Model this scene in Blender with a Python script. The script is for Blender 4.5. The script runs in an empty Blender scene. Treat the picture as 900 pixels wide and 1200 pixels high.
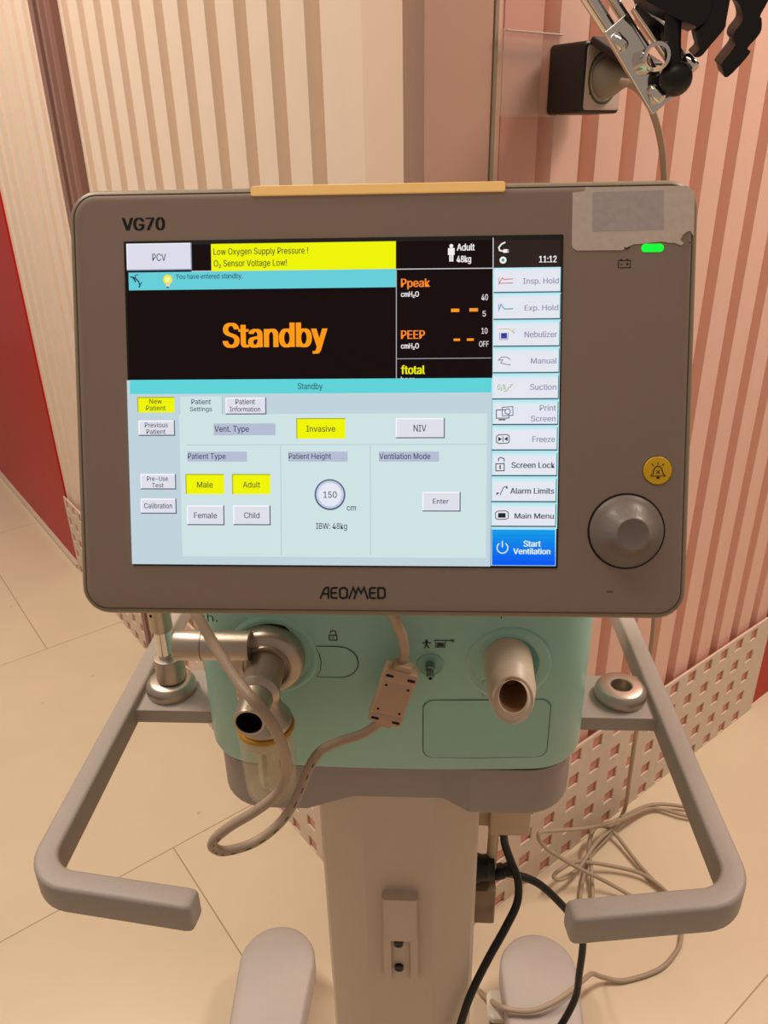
import bpy, math, random
from mathutils import Vector, Matrix
S = bpy.context.scene
COL = S.collection
PI = math.pi
V = Vector

# ------------------------------------------------------------------ camera, world, lights, exposure
cam_d = bpy.data.cameras.new('camera'); cam = bpy.data.objects.new('camera', cam_d); COL.objects.link(cam)
cam_d.sensor_fit = 'AUTO'; cam_d.sensor_width = 36.0; cam_d.lens = 27.0; cam_d.clip_start = 0.02
cam.matrix_world = Matrix(((0.99863, -0.00313, 0.05198, 0.0479),
                           (0.04831, 0.43212, -0.90052, -0.4250),
                           (-0.01964, 0.90181, 0.43169, 1.4000),
                           (0, 0, 0, 1)))
S.camera = cam
W = bpy.data.worlds.new('room_light'); S.world = W; W.use_nodes = True
bg = W.node_tree.nodes['Background']; bg.inputs['Color'].default_value = (1.0, 0.83, 0.70, 1); bg.inputs['Strength'].default_value = 0.30

def area(name, loc, target, size, size_y, power, color):
    l = bpy.data.lights.new(name, 'AREA'); l.shape = 'RECTANGLE'; l.size = size; l.size_y = size_y; l.energy = power; l.color = color
    o = bpy.data.objects.new(name, l); COL.objects.link(o); o.location = loc
    o.rotation_euler = (V(target) - V(loc)).to_track_quat('-Z', 'Y').to_euler(); return o
area('ceiling_lamp', (-1.35, 0.85, 3.0), (-1.05, 1.1, 0.3), 1.3, 0.3, 50, (1.0, 0.88, 0.75))
area('ceiling_lamp', (1.55, 0.95, 2.8), (1.25, 1.15, 0.3), 1.3, 0.3, 51, (1.0, 0.85, 0.72))
area('ceiling_lamp', (-0.35, -0.1, 2.75), (-0.3, 0.1, 0.0), 1.2, 0.3, 5, (1.0, 0.88, 0.75))
S.view_settings.view_transform = 'Standard'; S.view_settings.look = 'None'
S.view_settings.gamma = 1.0; S.view_settings.exposure = 0.0; S.view_settings.use_curve_mapping = False

# ------------------------------------------------------------------ materials
def lin(h):
    c = [int(h[i:i + 2], 16) / 255 for i in (0, 2, 4)]
    return tuple(x / 12.92 if x <= 0.04045 else ((x + 0.055) / 1.055) ** 2.4 for x in c) + (1.0,)
MATS = {}
def mat(name, hexc, rough=0.5, metal=0.0, noise=0.0, scale=40.0, bump=0.0, coat=0.0, trans=0.0, ior=1.45, spec=0.5, stretch=None):
    if name in MATS: return MATS[name]
    m = bpy.data.materials.new(name); m.use_nodes = True; nt = m.node_tree; b = nt.nodes['Principled BSDF']
    c = lin(hexc)
    b.inputs['Base Color'].default_value = c; b.inputs['Roughness'].default_value = rough; b.inputs['Metallic'].default_value = metal
    b.inputs['Coat Weight'].default_value = coat; b.inputs['Transmission Weight'].default_value = trans; b.inputs['IOR'].default_value = ior
    b.inputs['Specular IOR Level'].default_value = spec
    if noise or bump:
        tc = nt.nodes.new('ShaderNodeTexCoord'); nz = nt.nodes.new('ShaderNodeTexNoise'); nz.inputs['Scale'].default_value = scale; nz.inputs['Detail'].default_value = 5
        if stretch:
            mp = nt.nodes.new('ShaderNodeMapping'); mp.inputs['Scale'].default_value = stretch
            nt.links.new(tc.outputs['Object'], mp.inputs[0]); nt.links.new(mp.outputs[0], nz.inputs['Vector'])
        else: nt.links.new(tc.outputs['Object'], nz.inputs['Vector'])
        if noise:
            mx = nt.nodes.new('ShaderNodeMix'); mx.data_type = 'RGBA'; mx.blend_type = 'MULTIPLY'; mx.inputs[0].default_value = 1
            rp = nt.nodes.new('ShaderNodeMapRange'); rp.inputs[1].default_value = 0.3; rp.inputs[2].default_value = 0.7; rp.inputs[3].default_value = 1 - noise; rp.inputs[4].default_value = 1.0
            nt.links.new(nz.outputs[0], rp.inputs[0]); mx.inputs[6].default_value = c; nt.links.new(rp.outputs[0], mx.inputs[7]); nt.links.new(mx.outputs[2], b.inputs['Base Color'])
        if bump:
            bp = nt.nodes.new('ShaderNodeBump'); bp.inputs['Strength'].default_value = bump; bp.inputs['Distance'].default_value = 0.001
            nt.links.new(nz.outputs[0], bp.inputs['Height']); nt.links.new(bp.outputs[0], b.inputs['Normal'])
    MATS[name] = m; return m
def emit(hexc, strength=1.0, spec=0.12):
    k = 'lit_' + hexc + ('' if strength == 1 else '_%g' % strength)
    if k in MATS: return MATS[k]
    m = bpy.data.materials.new(k); m.use_nodes = True; b = m.node_tree.nodes['Principled BSDF']
    b.inputs['Base Color'].default_value = (0.004, 0.004, 0.004, 1); b.inputs['Roughness'].default_value = 0.35; b.inputs['Specular IOR Level'].default_value = spec
    b.inputs['Emission Color'].default_value = lin(hexc); b.inputs['Emission Strength'].default_value = strength
    MATS[k] = m; return m

plastic_bezel = mat('bezel_plastic', '998375', 0.42, noise=0.03, scale=300, bump=0.02, coat=0.15)
plastic_rim = mat('rim_plastic', '8c7d66', 0.45, noise=0.03, scale=200)
teal = mat('teal_plastic', '9ccabb', 0.42, noise=0.03, scale=200, bump=0.02)
teal_shaded = mat('teal_recess_shaded', '5c948a', 0.5)  # darker copy of the teal: recess shade put into the colour
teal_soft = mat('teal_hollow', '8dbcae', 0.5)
recess_shadow = mat('recess_shadow', '1b2422', 0.7)  # shadow of the deep left recess, painted as a dark floor
grey_paint = mat('grey_paint', 'a89b92', 0.5, noise=0.06, scale=500, bump=0.05)
grey_tray = mat('grey_plastic', '9b8f8c', 0.5, noise=0.03, scale=200)
column_paint = mat('column_paint', 'cdb9a6', 0.5, noise=0.03, scale=200, bump=0.02)
white_paint = mat('leg_paint', 'b4a9a2', 0.5, noise=0.03, scale=100)
satin = mat('satin_steel', 'bfb0a0', 0.36, 0.85, noise=0.05, scale=300)
chrome = mat('chrome', 'e8e2dc', 0.07, 1.0)
black = mat('black_plastic', '17110f', 0.4)
black_rubber = mat('black_rubber', '120d0c', 0.5, noise=0.1, scale=200)
hole_black = mat('dark_hole', '060404', 0.8)
ink = mat('black_ink', '120c0a', 0.5)
beige_cable = mat('beige_cable', 'b39b84', 0.5, noise=0.05, scale=100)
beige_port = mat('beige_port', 'd9c3ac', 0.4, noise=0.03, scale=150)
ferrite_m = mat('ferrite_plastic', 'bd9c80', 0.5, noise=0.04, scale=150)
floor_cable = mat('grey_cable', 'ab967f', 0.5, noise=0.04, scale=100)
amber = mat('amber_lens', 'dcb478', 0.3, coat=0.3)
amber.node_tree.nodes['Principled BSDF'].inputs['Emission Color'].default_value = lin('eab05c'); amber.node_tree.nodes['Principled BSDF'].inputs['Emission Strength'].default_value = 0.42
amber_seal = mat('amber_seal', 'c08a28', 0.35)
paper = mat('label_paper', 'e6d4c6', 0.85, noise=0.10, scale=260, bump=0.15)
paper_grey = mat('label_residue', 'cdbfbc', 0.85, noise=0.14, scale=260, bump=0.15)
yellow_button = mat('yellow_button', 'efbb10', 0.4)
knob_m = mat('knob_plastic', '80736a', 0.4)
clear = mat('clear_jar', 'e6dab6', 0.06, spec=0.7)
clear.node_tree.nodes['Principled BSDF'].inputs['Alpha'].default_value = 0.20
acrylic = mat('clear_acrylic', 'cfc0b2', 0.15)
acrylic.node_tree.nodes['Principled BSDF'].inputs['Alpha'].default_value = 0.20
socket_black = mat('socket_black', '2a2120', 0.45)
socket_face = mat('socket_face', 'cbb0a2', 0.4)
plug_grey = mat('plug_grey', '98897a', 0.5)
green_ring = mat('green_ring', '3f5a2c', 0.5)
wall_white = mat('corrugated_cream', 'ead4c0', 0.45, noise=0.03, scale=30)
wall_pink = mat('corrugated_pink', 'e9bba8', 0.45, noise=0.03, scale=30)
post_m = mat('corner_trim', 'e6c9b4', 0.5)
post_pink_shaded = mat('corner_trim_pink_shaded', 'c59a86', 0.5)  # pinkish right face of the trim, its shade put into the colour
mauve = mat('mauve_trim', '8d675c', 0.4)
mauve_dark = mat('mauve_groove', '3c2823', 0.6)
red_gloss = mat('red_panel', 'b41c14', 0.35, spec=0.15)
kick_m = mat('kick_plate', 'dac6b2', 0.5, noise=0.06, scale=60)
red_back = mat('red_backing', 'dc9c86', 0.6)

# ------------------------------------------------------------------ geometry helpers
class MB:
    """collects verts and faces, then links them as ONE mesh object"""
    def __init__(s): s.v = []; s.f = []; s.m = []; s.mats = []
    def add(s, vf, m):
        vs, fs = vf
        if m not in s.mats: s.mats.append(m)
        k = s.mats.index(m); o = len(s.v)
        s.v += [tuple(p) for p in vs]; s.f += [[i + o for i in f] for f in fs]; s.m += [k] * len(fs); return s
    def build(s, name, parent=None, angle=38, label=None, kind=None):
        me = bpy.data.meshes.new(name); off = V((0, 0, 0))
        root = parent
        while root is not None and root.parent is not None: root = root.parent
        if root is not None: off = root.location
        me.from_pydata([V(p) - off for p in s.v], [], s.f)
        for m in s.mats: me.materials.append(m)
        me.polygons.foreach_set('material_index', s.m)
        me.polygons.foreach_set('use_smooth', [True] * len(me.polygons))
        me.update(); me.set_sharp_from_angle(angle=math.radians(angle))
        o = bpy.data.objects.new(name, me); COL.objects.link(o)
        if parent is not None: o.parent = parent
        if label: o['label'] = label
        if kind: o['kind'] = kind
        return o
def thing(name, label, cat, loc, group=None):
    o = bpy.data.objects.new(name, None); COL.objects.link(o); o.location = loc; o.empty_display_size = 0.05
    o['label'] = label; o['category'] = cat
    if group: o['group'] = group
    return o
def fr(o, x, y, z):
    x, y, z = V(x), V(y), V(z)
    return Matrix(((x.x, y.x, z.x, o[0]), (x.y, y.y, z.y, o[1]), (x.z, y.z, z.z, o[2]), (0, 0, 0, 1)))
I4 = Matrix.Identity(4)
def T(x, y, z): return Matrix.Translation((x, y, z))
def loft(rings, M=I4, cap0=True, cap1=True, closed=True):
    n = len(rings[0]); vs = [M @ V(p) for r in rings for p in r]; fs = []
    for k in range(len(rings) - 1):
        for i in range(n if closed else n - 1):
            j = (i + 1) % n; fs.append([k * n + i, k * n + j, (k + 1) * n + j, (k + 1) * n + i])
    if cap0: fs.append(list(range(n))[::-1])
    if cap1: fs.append([(len(rings) - 1) * n + i for i in range(n)])
    return vs, fs
def rrect(w, h, r, n=6, cx=0, cy=0):
    p = []; r = max(r, 1e-5)
    for sx, sy, a0 in ((1, 1, 0), (-1, 1, 90), (-1, -1, 180), (1, -1, 270)):
        for i in range(n + 1):
            a = math.radians(a0 + 90 * i / n); p.append((cx + sx * (w / 2 - r) + r * math.cos(a), cy + sy * (h / 2 - r) + r * math.sin(a)))
    return p
def rprism(w, h, d, rc=0.003, re=0.0015, M=I4, n=5, k=3, cx=0, cy=0):
    """rounded-rectangle block, XY outline, from z=0 to z=d, edges filleted by re"""
    rings = []
    for i in range(k + 1):
        a = PI / 2 * i / k; ins = re * (1 - math.sin(a)); z = re * (1 - math.cos(a))
        rings.append([(x, y, z) for x, y in rrect(w - 2 * ins, h - 2 * ins, max(rc - ins, 1e-4), n, cx, cy)])
    for i in range(k, -1, -1):
        a = PI / 2 * i / k; ins = re * (1 - math.sin(a)); z = d - re * (1 - math.cos(a))
        rings.append([(x, y, z) for x, y in rrect(w - 2 * ins, h - 2 * ins, max(rc - ins, 1e-4), n, cx, cy)])
    return loft(rings, M)
def lathe(prof, M=I4, n=40, cap0=True, cap1=True):
    return loft([[(r * math.cos(2 * PI * i / n), r * math.sin(2 * PI * i / n), z) for i in range(n)] for r, z in prof], M, cap0, cap1)
def prism(poly, z0, z1, M=I4): return loft([[(x, y, z0) for x, y in poly], [(x, y, z1) for x, y in poly]], M)
def catmull(P, sub=8):
    P = [V(p) for p in P]; Q = [P[0] * 2 - P[1]] + P + [P[-1] * 2 - P[-2]]; out = []
    for i in range(1, len(Q) - 2):
        a, b, c, d = Q[i - 1:i + 3]
        for k in range(sub):
            t = k / sub; out.append(0.5 * ((2 * b) + (c - a) * t + (2 * a - 5 * b + 4 * c - d) * t * t + (3 * b - a - 3 * c + d) * t ** 3))
    out.append(P[-1]); return out
def tube(P, r, n=10, sub=8, smooth=True):
    P = catmull(P, sub) if smooth else [V(p) for p in P]
    rings = []; N = None
    for i, p in enumerate(P):
        t = (P[min(i + 1, len(P) - 1)] - P[max(i - 1, 0)]).normalized()
        if N is None: N = t.orthogonal().normalized()
        N = (N - t * N.dot(t)).normalized(); B = t.cross(N); rr = r(i / (len(P) - 1)) if callable(r) else r
        rings.append([p + (N * math.cos(2 * PI * k / n) + B * math.sin(2 * PI * k / n)) * rr for k in range(n)])
    return loft(rings)
def sweep(P, sec, up=(0, 0, 1), scale=None):
    rings = []; up = V(up)
    for i, p in enumerate(P):
        p = V(p); t = (V(P[min(i + 1, len(P) - 1)]) - V(P[max(i - 1, 0)])).normalized(); s = t.cross(up).normalized(); k = scale(i) if scale else 1
        rings.append([p + s * x * k + up * y * k for x, y in sec])
    return loft(rings)
def box(x0, x1, y0, y1, z0, z1, M=I4): return prism([(x0, y0), (x1, y0), (x1, y1), (x0, y1)], z0, z1, M)
_tx = {}
try: FONT = bpy.data.fonts.load(bpy.utils.system_resource('DATAFILES') + '/fonts/Inter.woff2')
except Exception: FONT = None                     # Blender's built-in face otherwise
def glyphs(s):
    if s not in _tx:
        cu = bpy.data.curves.new('t', 'FONT'); cu.body = s; cu.resolution_u = 3
        if FONT: cu.font = FONT
        o = bpy.data.objects.new('t', cu); COL.objects.link(o); bpy.context.view_layer.update()
        me = bpy.data.meshes.new_from_object(o.evaluated_get(bpy.context.evaluated_depsgraph_get()))
        _tx[s] = ([tuple(v.co) for v in me.vertices], [list(p.vertices) for p in me.polygons])
        bpy.data.objects.remove(o); bpy.data.curves.remove(cu); bpy.data.meshes.remove(me)
    return _tx[s]
def text(s, x0, x1, yb, yt, z, M, bold=0.0):
    """one line of lettering fitted to a width and a capital height; bold thickens the strokes"""
    vs, fs = glyphs(s); cap = max(v[1] for v in glyphs('H')[0]); w = bold * (yt - yb) * 5
    a = min(v[0] for v in vs); b = max(v[0] for v in vs); kx = (x1 - x0 - w) / (b - a); ky = (yt - yb) / cap
    V2 = []; F2 = []
    for k, d in enumerate((0.0, 0.5, 1.0) if bold else (0.0,)):
        o = len(V2); V2 += [M @ V((x0 + w * d + (v[0] - a) * kx, yb + v[1] * ky, z + k * 0.000004)) for v in vs]; F2 += [[i + o for i in f] for f in fs]
    return V2, F2
def stroke(P, w, z, M, h=0.0):
    """flat line of width w through the points"""
    vs = []; fs = []
    P = [V((p[0], p[1], 0)) for p in P]; closed = (P[0] - P[-1]).length < 1e-6
    if closed: P = P[:-1]
    n = len(P)
    for i, p in enumerate(P):
        a = P[(i - 1) % n] if (closed or i > 0) else p; b = P[(i + 1) % n] if (closed or i < n - 1) else p
        d1 = (p - a).normalized() if (p - a).length > 0 else None; d2 = (b - p).normalized() if (b - p).length > 0 else None
        d1 = d1 or d2; d2 = d2 or d1; t = (d1 + d2); t = t.normalized() if t.length > 1e-4 else d1
        nn = V((-t.y, t.x, 0)); c = max(0.5, nn.dot(V((-d1.y, d1.x, 0)))); q = nn * (w / 2 / c)
        vs += [M @ V((p.x + q.x, p.y + q.y, z)), M @ V((p.x - q.x, p.y - q.y, z))]
    for i in range(n if closed else n - 1):
        j = (i + 1) % n; fs.append([2 * i, 2 * i + 1, 2 * j + 1, 2 * j])
    return vs, fs

# ------------------------------------------------------------------ measured data: screen layout in millimetres, cable runs in metres
UI = [('waveform_area', 'black area reading Standby in large orange letters',
  [('r', '120506', -124.22, 14.12, 123.74, 91.74), ('r', '2c201d', 86.35, 75.25, 123.66, 91.62), ('t', 'ff9a12', 'Standby', -68.59, -7.62, 33.43, 47.22, 0.024)]),
 ('parameter_column', 'black column of orange and yellow readings',
  [('l', 'b8b8c0', 0.44, [(31.82, 75.73), (31.83, 13.95)]), ('l', 'c8c8d0', 0.54, [(-85.79, 76.68), (86.19, 76.16)]), ('l', 'c8c8d0', 0.54, [(86.16, 92.84), (86.9, 13.64)]),
   ('l', 'a0a0a8', 0.44, [(31.82, 26.23), (85.76, 26.32)]), ('t', 'ff8a2a', 'Ppeak', 34.44, 50.94, 66.31, 70.95, 0.016), ('t', 'f0e8e8', 'cmH₂O', 34.44, 44.67, 60.93, 63.88, 0.016),
   ('t', 'e8e0e0', '40', 79.88, 83.58, 58.56, 61.88, 0.006), ('t', 'e8e0e0', '5', 80.59, 82.52, 49.55, 52.64, 0.006), ('r', 'ff9a1e', 62.84, 52.14, 67.48, 54.0),
   ('r', 'ff9a1e', 73.21, 52.32, 78.02, 54.17), ('t', 'e8e0e0', '10', 80.06, 83.53, 39.93, 43.13, 0.006), ('t', 'e8e0e0', 'OFF', 78.82, 84.23, 32.63, 35.78, 0.006),
   ('t', 'ff8a2a', 'PEEP', 34.46, 48.13, 37.37, 42.11, 0.016), ('t', 'f0e8e8', 'cmH₂O', 34.46, 44.74, 31.95, 34.93, 0.016), ('r', 'ff9a1e', 64.39, 35.96, 68.03, 37.3),
   ('r', 'ff9a1e', 71.89, 35.99, 75.76, 37.33), ('t', 'f4f000', 'ftotal', 34.47, 48.19, 17.57, 22.35, 0.018), ('t', 'e8e0e0', 'bpm', 34.47, 42.35, 13.19, 16.04, 0.006)]),
 ('status_header', 'white patient and power symbols over black header',
  [('c', 'f4f0f0', 62.77, 88.69, 1.08), ('r', 'f4f0f0', 60.92, 83.8, 64.66, 87.56), ('r', 'f4f0f0', 61.66, 80.14, 62.67, 83.81), ('r', 'f4f0f0', 62.96, 80.13, 63.96, 83.79),
   ('t', 'f4f0f0', 'Adult', 65.84, 75.94, 86.08, 89.79, 0.014), ('t', 'f4f0f0', '48kg', 65.79, 73.94, 79.66, 83.24, 0.014),
   ('l', 'f4f0f0', 0.79, [(92.95, 90.31), (90.82, 89.26), (89.32, 87.41), (89.91, 85.77), (92.06, 85.36)]), ('r', 'f4f0f0', 91.86, 84.51, 94.06, 86.47),
   ('l', 'f4f0f0', 0.44, [(93.95, 85.99), (94.91, 85.98)]), ('l', 'f4f0f0', 0.44, [(93.97, 84.96), (94.92, 84.95)]), ('c', 'f4f4f4', 91.78, 80.49, 1.92), ('c', '3f9a7a', 91.78, 80.49, 0.88),
   ('t', 'f4f0f0', '11:12', 111.86, 121.58, 78.94, 82.49, 0.014)]),
 ('touch_button', 'pale PCV button',
  [('r', '8890a8', -123.35, 77.3, -85.36, 92.45), ('r', 'f0f0f8', -123.34, 77.93, -86.0, 92.45), ('r', 'dcdcea', -122.7, 77.93, -86.01, 91.83),
   ('t', '4a4a55', 'PCV', -108.3, -100.26, 82.58, 86.61, 0.006)]),
 ('message_banner', 'yellow banner warning of low oxygen supply pressure',
  [('r', 'eef400', -74.19, 76.51, 31.58, 91.7), ('t', '3f4410', 'Low Oxygen Supply Pressure !', -72.74, -18.31, 85.6, 89.16, 0.006),
   ('t', '3f4410', 'O₂ Sensor Voltage Low!', -72.78, -30.58, 79.01, 82.59, 0.006)]),
 ('message_banner', 'cyan bar saying standby was entered',
  [('r', '66cdd8', -122.63, 66.29, 31.68, 76.34), ('t', '24505c', 'You have entered standby.', -95.03, -56.17, 72.32, 75.2, 0.006), ('c', 'e8e838', -99.72, 72.14, 2.75),
   ('c', 'f8f0b0', -99.72, 72.14, 1.57), ('r', 'd8d8c8', -100.96, 68.09, -98.66, 69.73), ('r', '404040', -100.59, 67.32, -99.09, 68.09),
   ('l', '1c3a44', 0.74, [(-121.63, 73.86), (-119.88, 73.6), (-118.4, 72.85), (-116.93, 71.39), (-115.99, 69.2), (-116.73, 67.76)]),
   ('l', '1c3a44', 0.44, [(-118.4, 72.85), (-118.85, 74.55), (-116.82, 75.24)]), ('l', '1c3a44', 0.44, [(-115.99, 69.2), (-114.69, 70.88)]),
   ('l', '1c3a44', 0.79, [(-119.89, 73.35), (-118.45, 70.92)])]),
 ('settings_panel', 'pale blue panel under cyan Standby title',
  [('r', 'c0d3dc', -125.47, -93.21, 86.48, 14.96), ('r', 'cfe2e4', -94.9, -88.3, 83.82, -4.89), ('r', 'cfe2e4', -94.1, -5.12, -69.47, 5.5), ('r', '5ed3d8', -123.72, 6.91, 86.07, 15.11),
   ('t', '2c5560', 'Standby', -25.05, -10.66, 9.26, 12.77, 0.006), ('l', 'a8b8c0', 0.39, [(-69.32, 5.19), (-69.46, -4.66)]), ('l', 'b4c4ca', 0.39, [(-91.09, -22.62), (83.58, -22.53)]),
   ('l', 'b4c4ca', 0.39, [(-35.48, -23.05), (-35.79, -87.23)]), ('l', 'b4c4ca', 0.39, [(16.85, -23.12), (16.77, -86.91)]), ('t', '38414f', 'Patient', -87.47, -76.02, 0.91, 3.87, 0.006),
   ('t', '38414f', 'Settings', -88.43, -75.45, -3.14, -0.57, 0.006), ('r', 'b4bdd2', -74.68, -17.07, -38.32, -10.24), ('t', '38414f', 'Vent. Type', -74.22, -53.87, -15.07, -11.6, 0.006),
   ('r', 'b4bdd2', -90.38, -32.37, -55.29, -26.58), ('t', '38414f', 'Patient Type', -90.27, -67.91, -30.77, -27.57, 0.006), ('r', 'b4bdd2', -31.0, -32.39, 3.67, -26.64),
   ('t', '38414f', 'Patient Height', -30.74, -5.99, -30.8, -27.63, 0.006), ('r', 'b4bdd2', 21.79, -32.4, 56.47, -26.69), ('t', '38414f', 'Ventilation Mode', 21.98, 51.4, -30.92, -27.67, 0.006),
   ('t', '38414f', 'cm', 3.01, 8.31, -60.84, -57.44, 0.006), ('t', '38414f', 'IBW: 48kg', -15.13, 3.1, -71.72, -68.2, 0.006)]),
 ('touch_button', 'yellow New Patient button',
  [('r', 'a8ac20', -119.46, -3.73, -97.48, 5.23), ('r', 'eef400', -118.86, -3.74, -97.48, 4.63), ('t', '4c5208', 'New', -112.29, -104.83, 1.32, 4.09, 0.006),
   ('t', '4c5208', 'Patient', -114.27, -102.74, -2.54, 0.23, 0.006)]),
 ('touch_button', 'white Previous Patient button',
  [('r', '5a6478', -119.19, -17.36, -97.45, -8.35), ('r', 'f8f8fc', -119.18, -16.71, -98.11, -8.35), ('r', 'dfdfe9', -118.52, -16.71, -98.11, -9.0),
   ('t', '38414f', 'Previous', -115.36, -101.62, -12.38, -9.59, 0.006), ('t', '38414f', 'Patient', -114.45, -103.09, -16.26, -13.47, 0.006)]),
 ('touch_button', 'white Pre-Use Test button',
  [('r', '5a6478', -118.85, -48.75, -97.56, -39.59), ('r', 'f8f8fc', -118.84, -48.1, -98.21, -39.59), ('r', 'dfdfe9', -118.18, -48.09, -98.22, -40.24),
   ('t', '38414f', 'Pre-Use', -114.9, -102.41, -43.71, -40.99, 0.006), ('t', '38414f', 'Test', -112.09, -105.07, -47.54, -44.92, 0.006)]),
 ('touch_button', 'white Calibration button',
  [('r', '5a6478', -119.16, -63.11, -97.65, -54.1), ('r', 'f8f8fc', -119.15, -62.46, -98.31, -54.1), ('r', 'dfdfe9', -118.49, -62.45, -98.32, -54.76),
   ('t', '38414f', 'Calibration', -117.04, -100.26, -59.87, -56.83, 0.006)]),
 ('touch_button', 'white Patient Information tab',
  [('r', '5a6478', -67.36, -5.11, -43.44, 4.64), ('r', 'f8f8fc', -67.36, -4.47, -44.08, 4.64), ('r', 'dfdfe9', -66.71, -4.47, -44.09, 4.0),
   ('t', '38414f', 'Patient', -61.44, -50.11, 0.81, 3.76, 0.006), ('t', '38414f', 'Information', -64.88, -46.97, -3.43, -0.67, 0.006)]),
 ('touch_button', 'yellow Invasive button',
  [('r', 'a8ac20', -26.11, -19.13, 2.41, -7.32), ('r', 'eef400', -25.51, -19.13, 2.41, -7.91), ('t', '4c5208', 'Invasive', -20.32, -3.4, -15.19, -11.6, 0.006)]),
 ('touch_button', 'white NIV button',
  [('r', '5a6478', 31.58, -19.04, 59.72, -7.5), ('r', 'f8f8fc', 31.58, -18.4, 59.08, -7.5), ('r', 'dfdfe9', 32.22, -18.41, 59.09, -8.14), ('t', '38414f', 'NIV', 41.72, 49.09, -15.12, -11.31, 0.006)]),
 ('touch_button', 'yellow Male button',
  [('r', 'a8ac20', -91.97, -51.42, -69.08, -39.62), ('r', 'eef400', -91.37, -51.42, -69.08, -40.22), ('t', '4c5208', 'Male', -85.15, -75.69, -47.6, -44.13, 0.006)]),
 ('touch_button', 'yellow Adult button',
  [('r', 'a8ac20', -64.31, -51.37, -41.76, -39.61), ('r', 'eef400', -63.71, -51.37, -41.77, -40.21), ('t', '4c5208', 'Adult', -57.93, -47.82, -47.56, -44.11, 0.006)]),
 ('touch_button', 'white Female button',
  [('r', '5a6478', -91.53, -69.8, -69.22, -58.07), ('r', 'f8f8fc', -91.53, -69.15, -69.88, -58.07), ('r', 'dfdfe9', -90.87, -69.15, -69.88, -58.73),
   ('t', '38414f', 'Female', -87.29, -73.66, -65.65, -62.21, 0.006)]),
 ('touch_button', 'white Child button',
  [('r', '5a6478', -63.98, -69.69, -41.81, -58.0), ('r', 'f8f8fc', -63.98, -69.04, -42.47, -58.0), ('r', 'dfdfe9', -63.32, -69.04, -42.47, -58.65),
   ('t', '38414f', 'Child', -57.53, -48.4, -65.55, -62.13, 0.006)]),
 ('touch_button', 'white Enter button',
  [('r', '5a6478', 46.95, -61.28, 69.02, -49.87), ('r', 'f8f8fc', 46.95, -60.64, 68.38, -49.87), ('r', 'dfdfe9', 47.6, -60.63, 68.38, -50.51),
   ('t', '38414f', 'Enter', 53.04, 62.12, -56.71, -53.83, 0.006)]),
 ('touch_button', 'round button reading 150',
  [('c', '4e5c7c', -6.8, -51.63, 9.04), ('c', 'c2cbe0', -6.8, -51.53, 8.16), ('c', 'e4e8f2', -6.8, -51.53, 6.88), ('t', '38414f', '150', -10.66, -2.8, -53.48, -49.79, 0.006)]),
 ('button_column', 'pale cyan strip behind the side buttons',
  [('r', 'b6e4ea', 86.32, 61.61, 123.93, 75.72), ('r', 'b6e4ea', 86.61, 1.97, 124.34, 62.08), ('r', 'b6e4ea', 86.63, -71.19, 124.45, 2.94)]),
 ('touch_button', 'white Insp. Hold button with red curve',
  [('r', '3c5a6c', 86.69, 62.27, 124.25, 76.19), ('r', 'c4ecf2', 86.69, 62.97, 123.81, 76.19), ('r', 'e4e6f0', 87.46, 63.07, 123.3, 74.97), ('l', 'b89098', 0.39, [(89.55, 66.7), (89.64, 70.94)]),
   ('l', 'd07080', 0.49, [(89.68, 67.69), (91.51, 70.58), (92.48, 69.77), (97.4, 69.99)]), ('l', 'd07080', 0.49, [(89.68, 67.64), (97.42, 67.73)]),
   ('t', '8f95aa', 'Insp. Hold', 102.99, 122.93, 67.17, 70.32, 0.012)]),
 ('touch_button', 'white Exp. Hold button with teal curve',
  [('r', '3c5a6c', 86.76, 47.42, 124.23, 61.51), ('r', 'c4ecf2', 86.75, 48.13, 123.79, 61.52), ('r', 'e4e6f0', 87.53, 48.22, 123.28, 60.29), ('l', '7aa0b0', 0.39, [(89.67, 52.03), (89.71, 56.58)]),
   ('l', '5a98a8', 0.54, [(89.75, 53.17), (90.96, 56.1), (92.43, 53.71), (93.39, 53.42), (97.7, 53.52)]), ('t', '8f95aa', 'Exp. Hold', 104.06, 122.9, 52.45, 55.48, 0.012)]),
 ('touch_button', 'white Nebulizer button with blue square',
  [('r', '3c5a6c', 86.82, 32.39, 124.11, 46.47), ('r', 'c4ecf2', 86.82, 33.11, 123.68, 46.47), ('r', 'e4e6f0', 87.59, 33.2, 123.16, 45.24),
   ('l', 'd8b850', 0.39, [(89.68, 42.34), (95.44, 42.29), (97.38, 41.08), (98.8, 42.5)]), ('l', '8890a8', 0.39, [(97.38, 41.08), (98.74, 39.88)]), ('r', '3c3c98', 91.07, 37.07, 94.43, 40.12),
   ('l', '8890a8', 0.39, [(90.18, 40.43), (90.42, 36.47), (94.94, 36.48), (94.99, 40.39)]), ('t', '8f95aa', 'Nebulizer', 104.26, 122.49, 37.56, 40.89, 0.012)]),
 ('touch_button', 'white Manual button with hand',
  [('r', '3c5a6c', 86.69, 17.56, 124.09, 31.44), ('r', 'c4ecf2', 86.69, 18.28, 123.65, 31.44), ('r', 'e4e6f0', 87.47, 18.38, 123.14, 30.2),
   ('l', '707888', 0.44, [(89.63, 24.91), (91.3, 26.57), (94.19, 26.79), (96.38, 25.34)]), ('l', '707888', 0.44, [(89.63, 24.91), (92.28, 25.22), (91.1, 23.46), (93.76, 22.72), (96.65, 22.22)]),
   ('t', '8f95aa', 'Manual', 108.07, 122.7, 22.96, 26.02, 0.012)]),
 ('touch_button', 'white Suction button with green sign',
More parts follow.
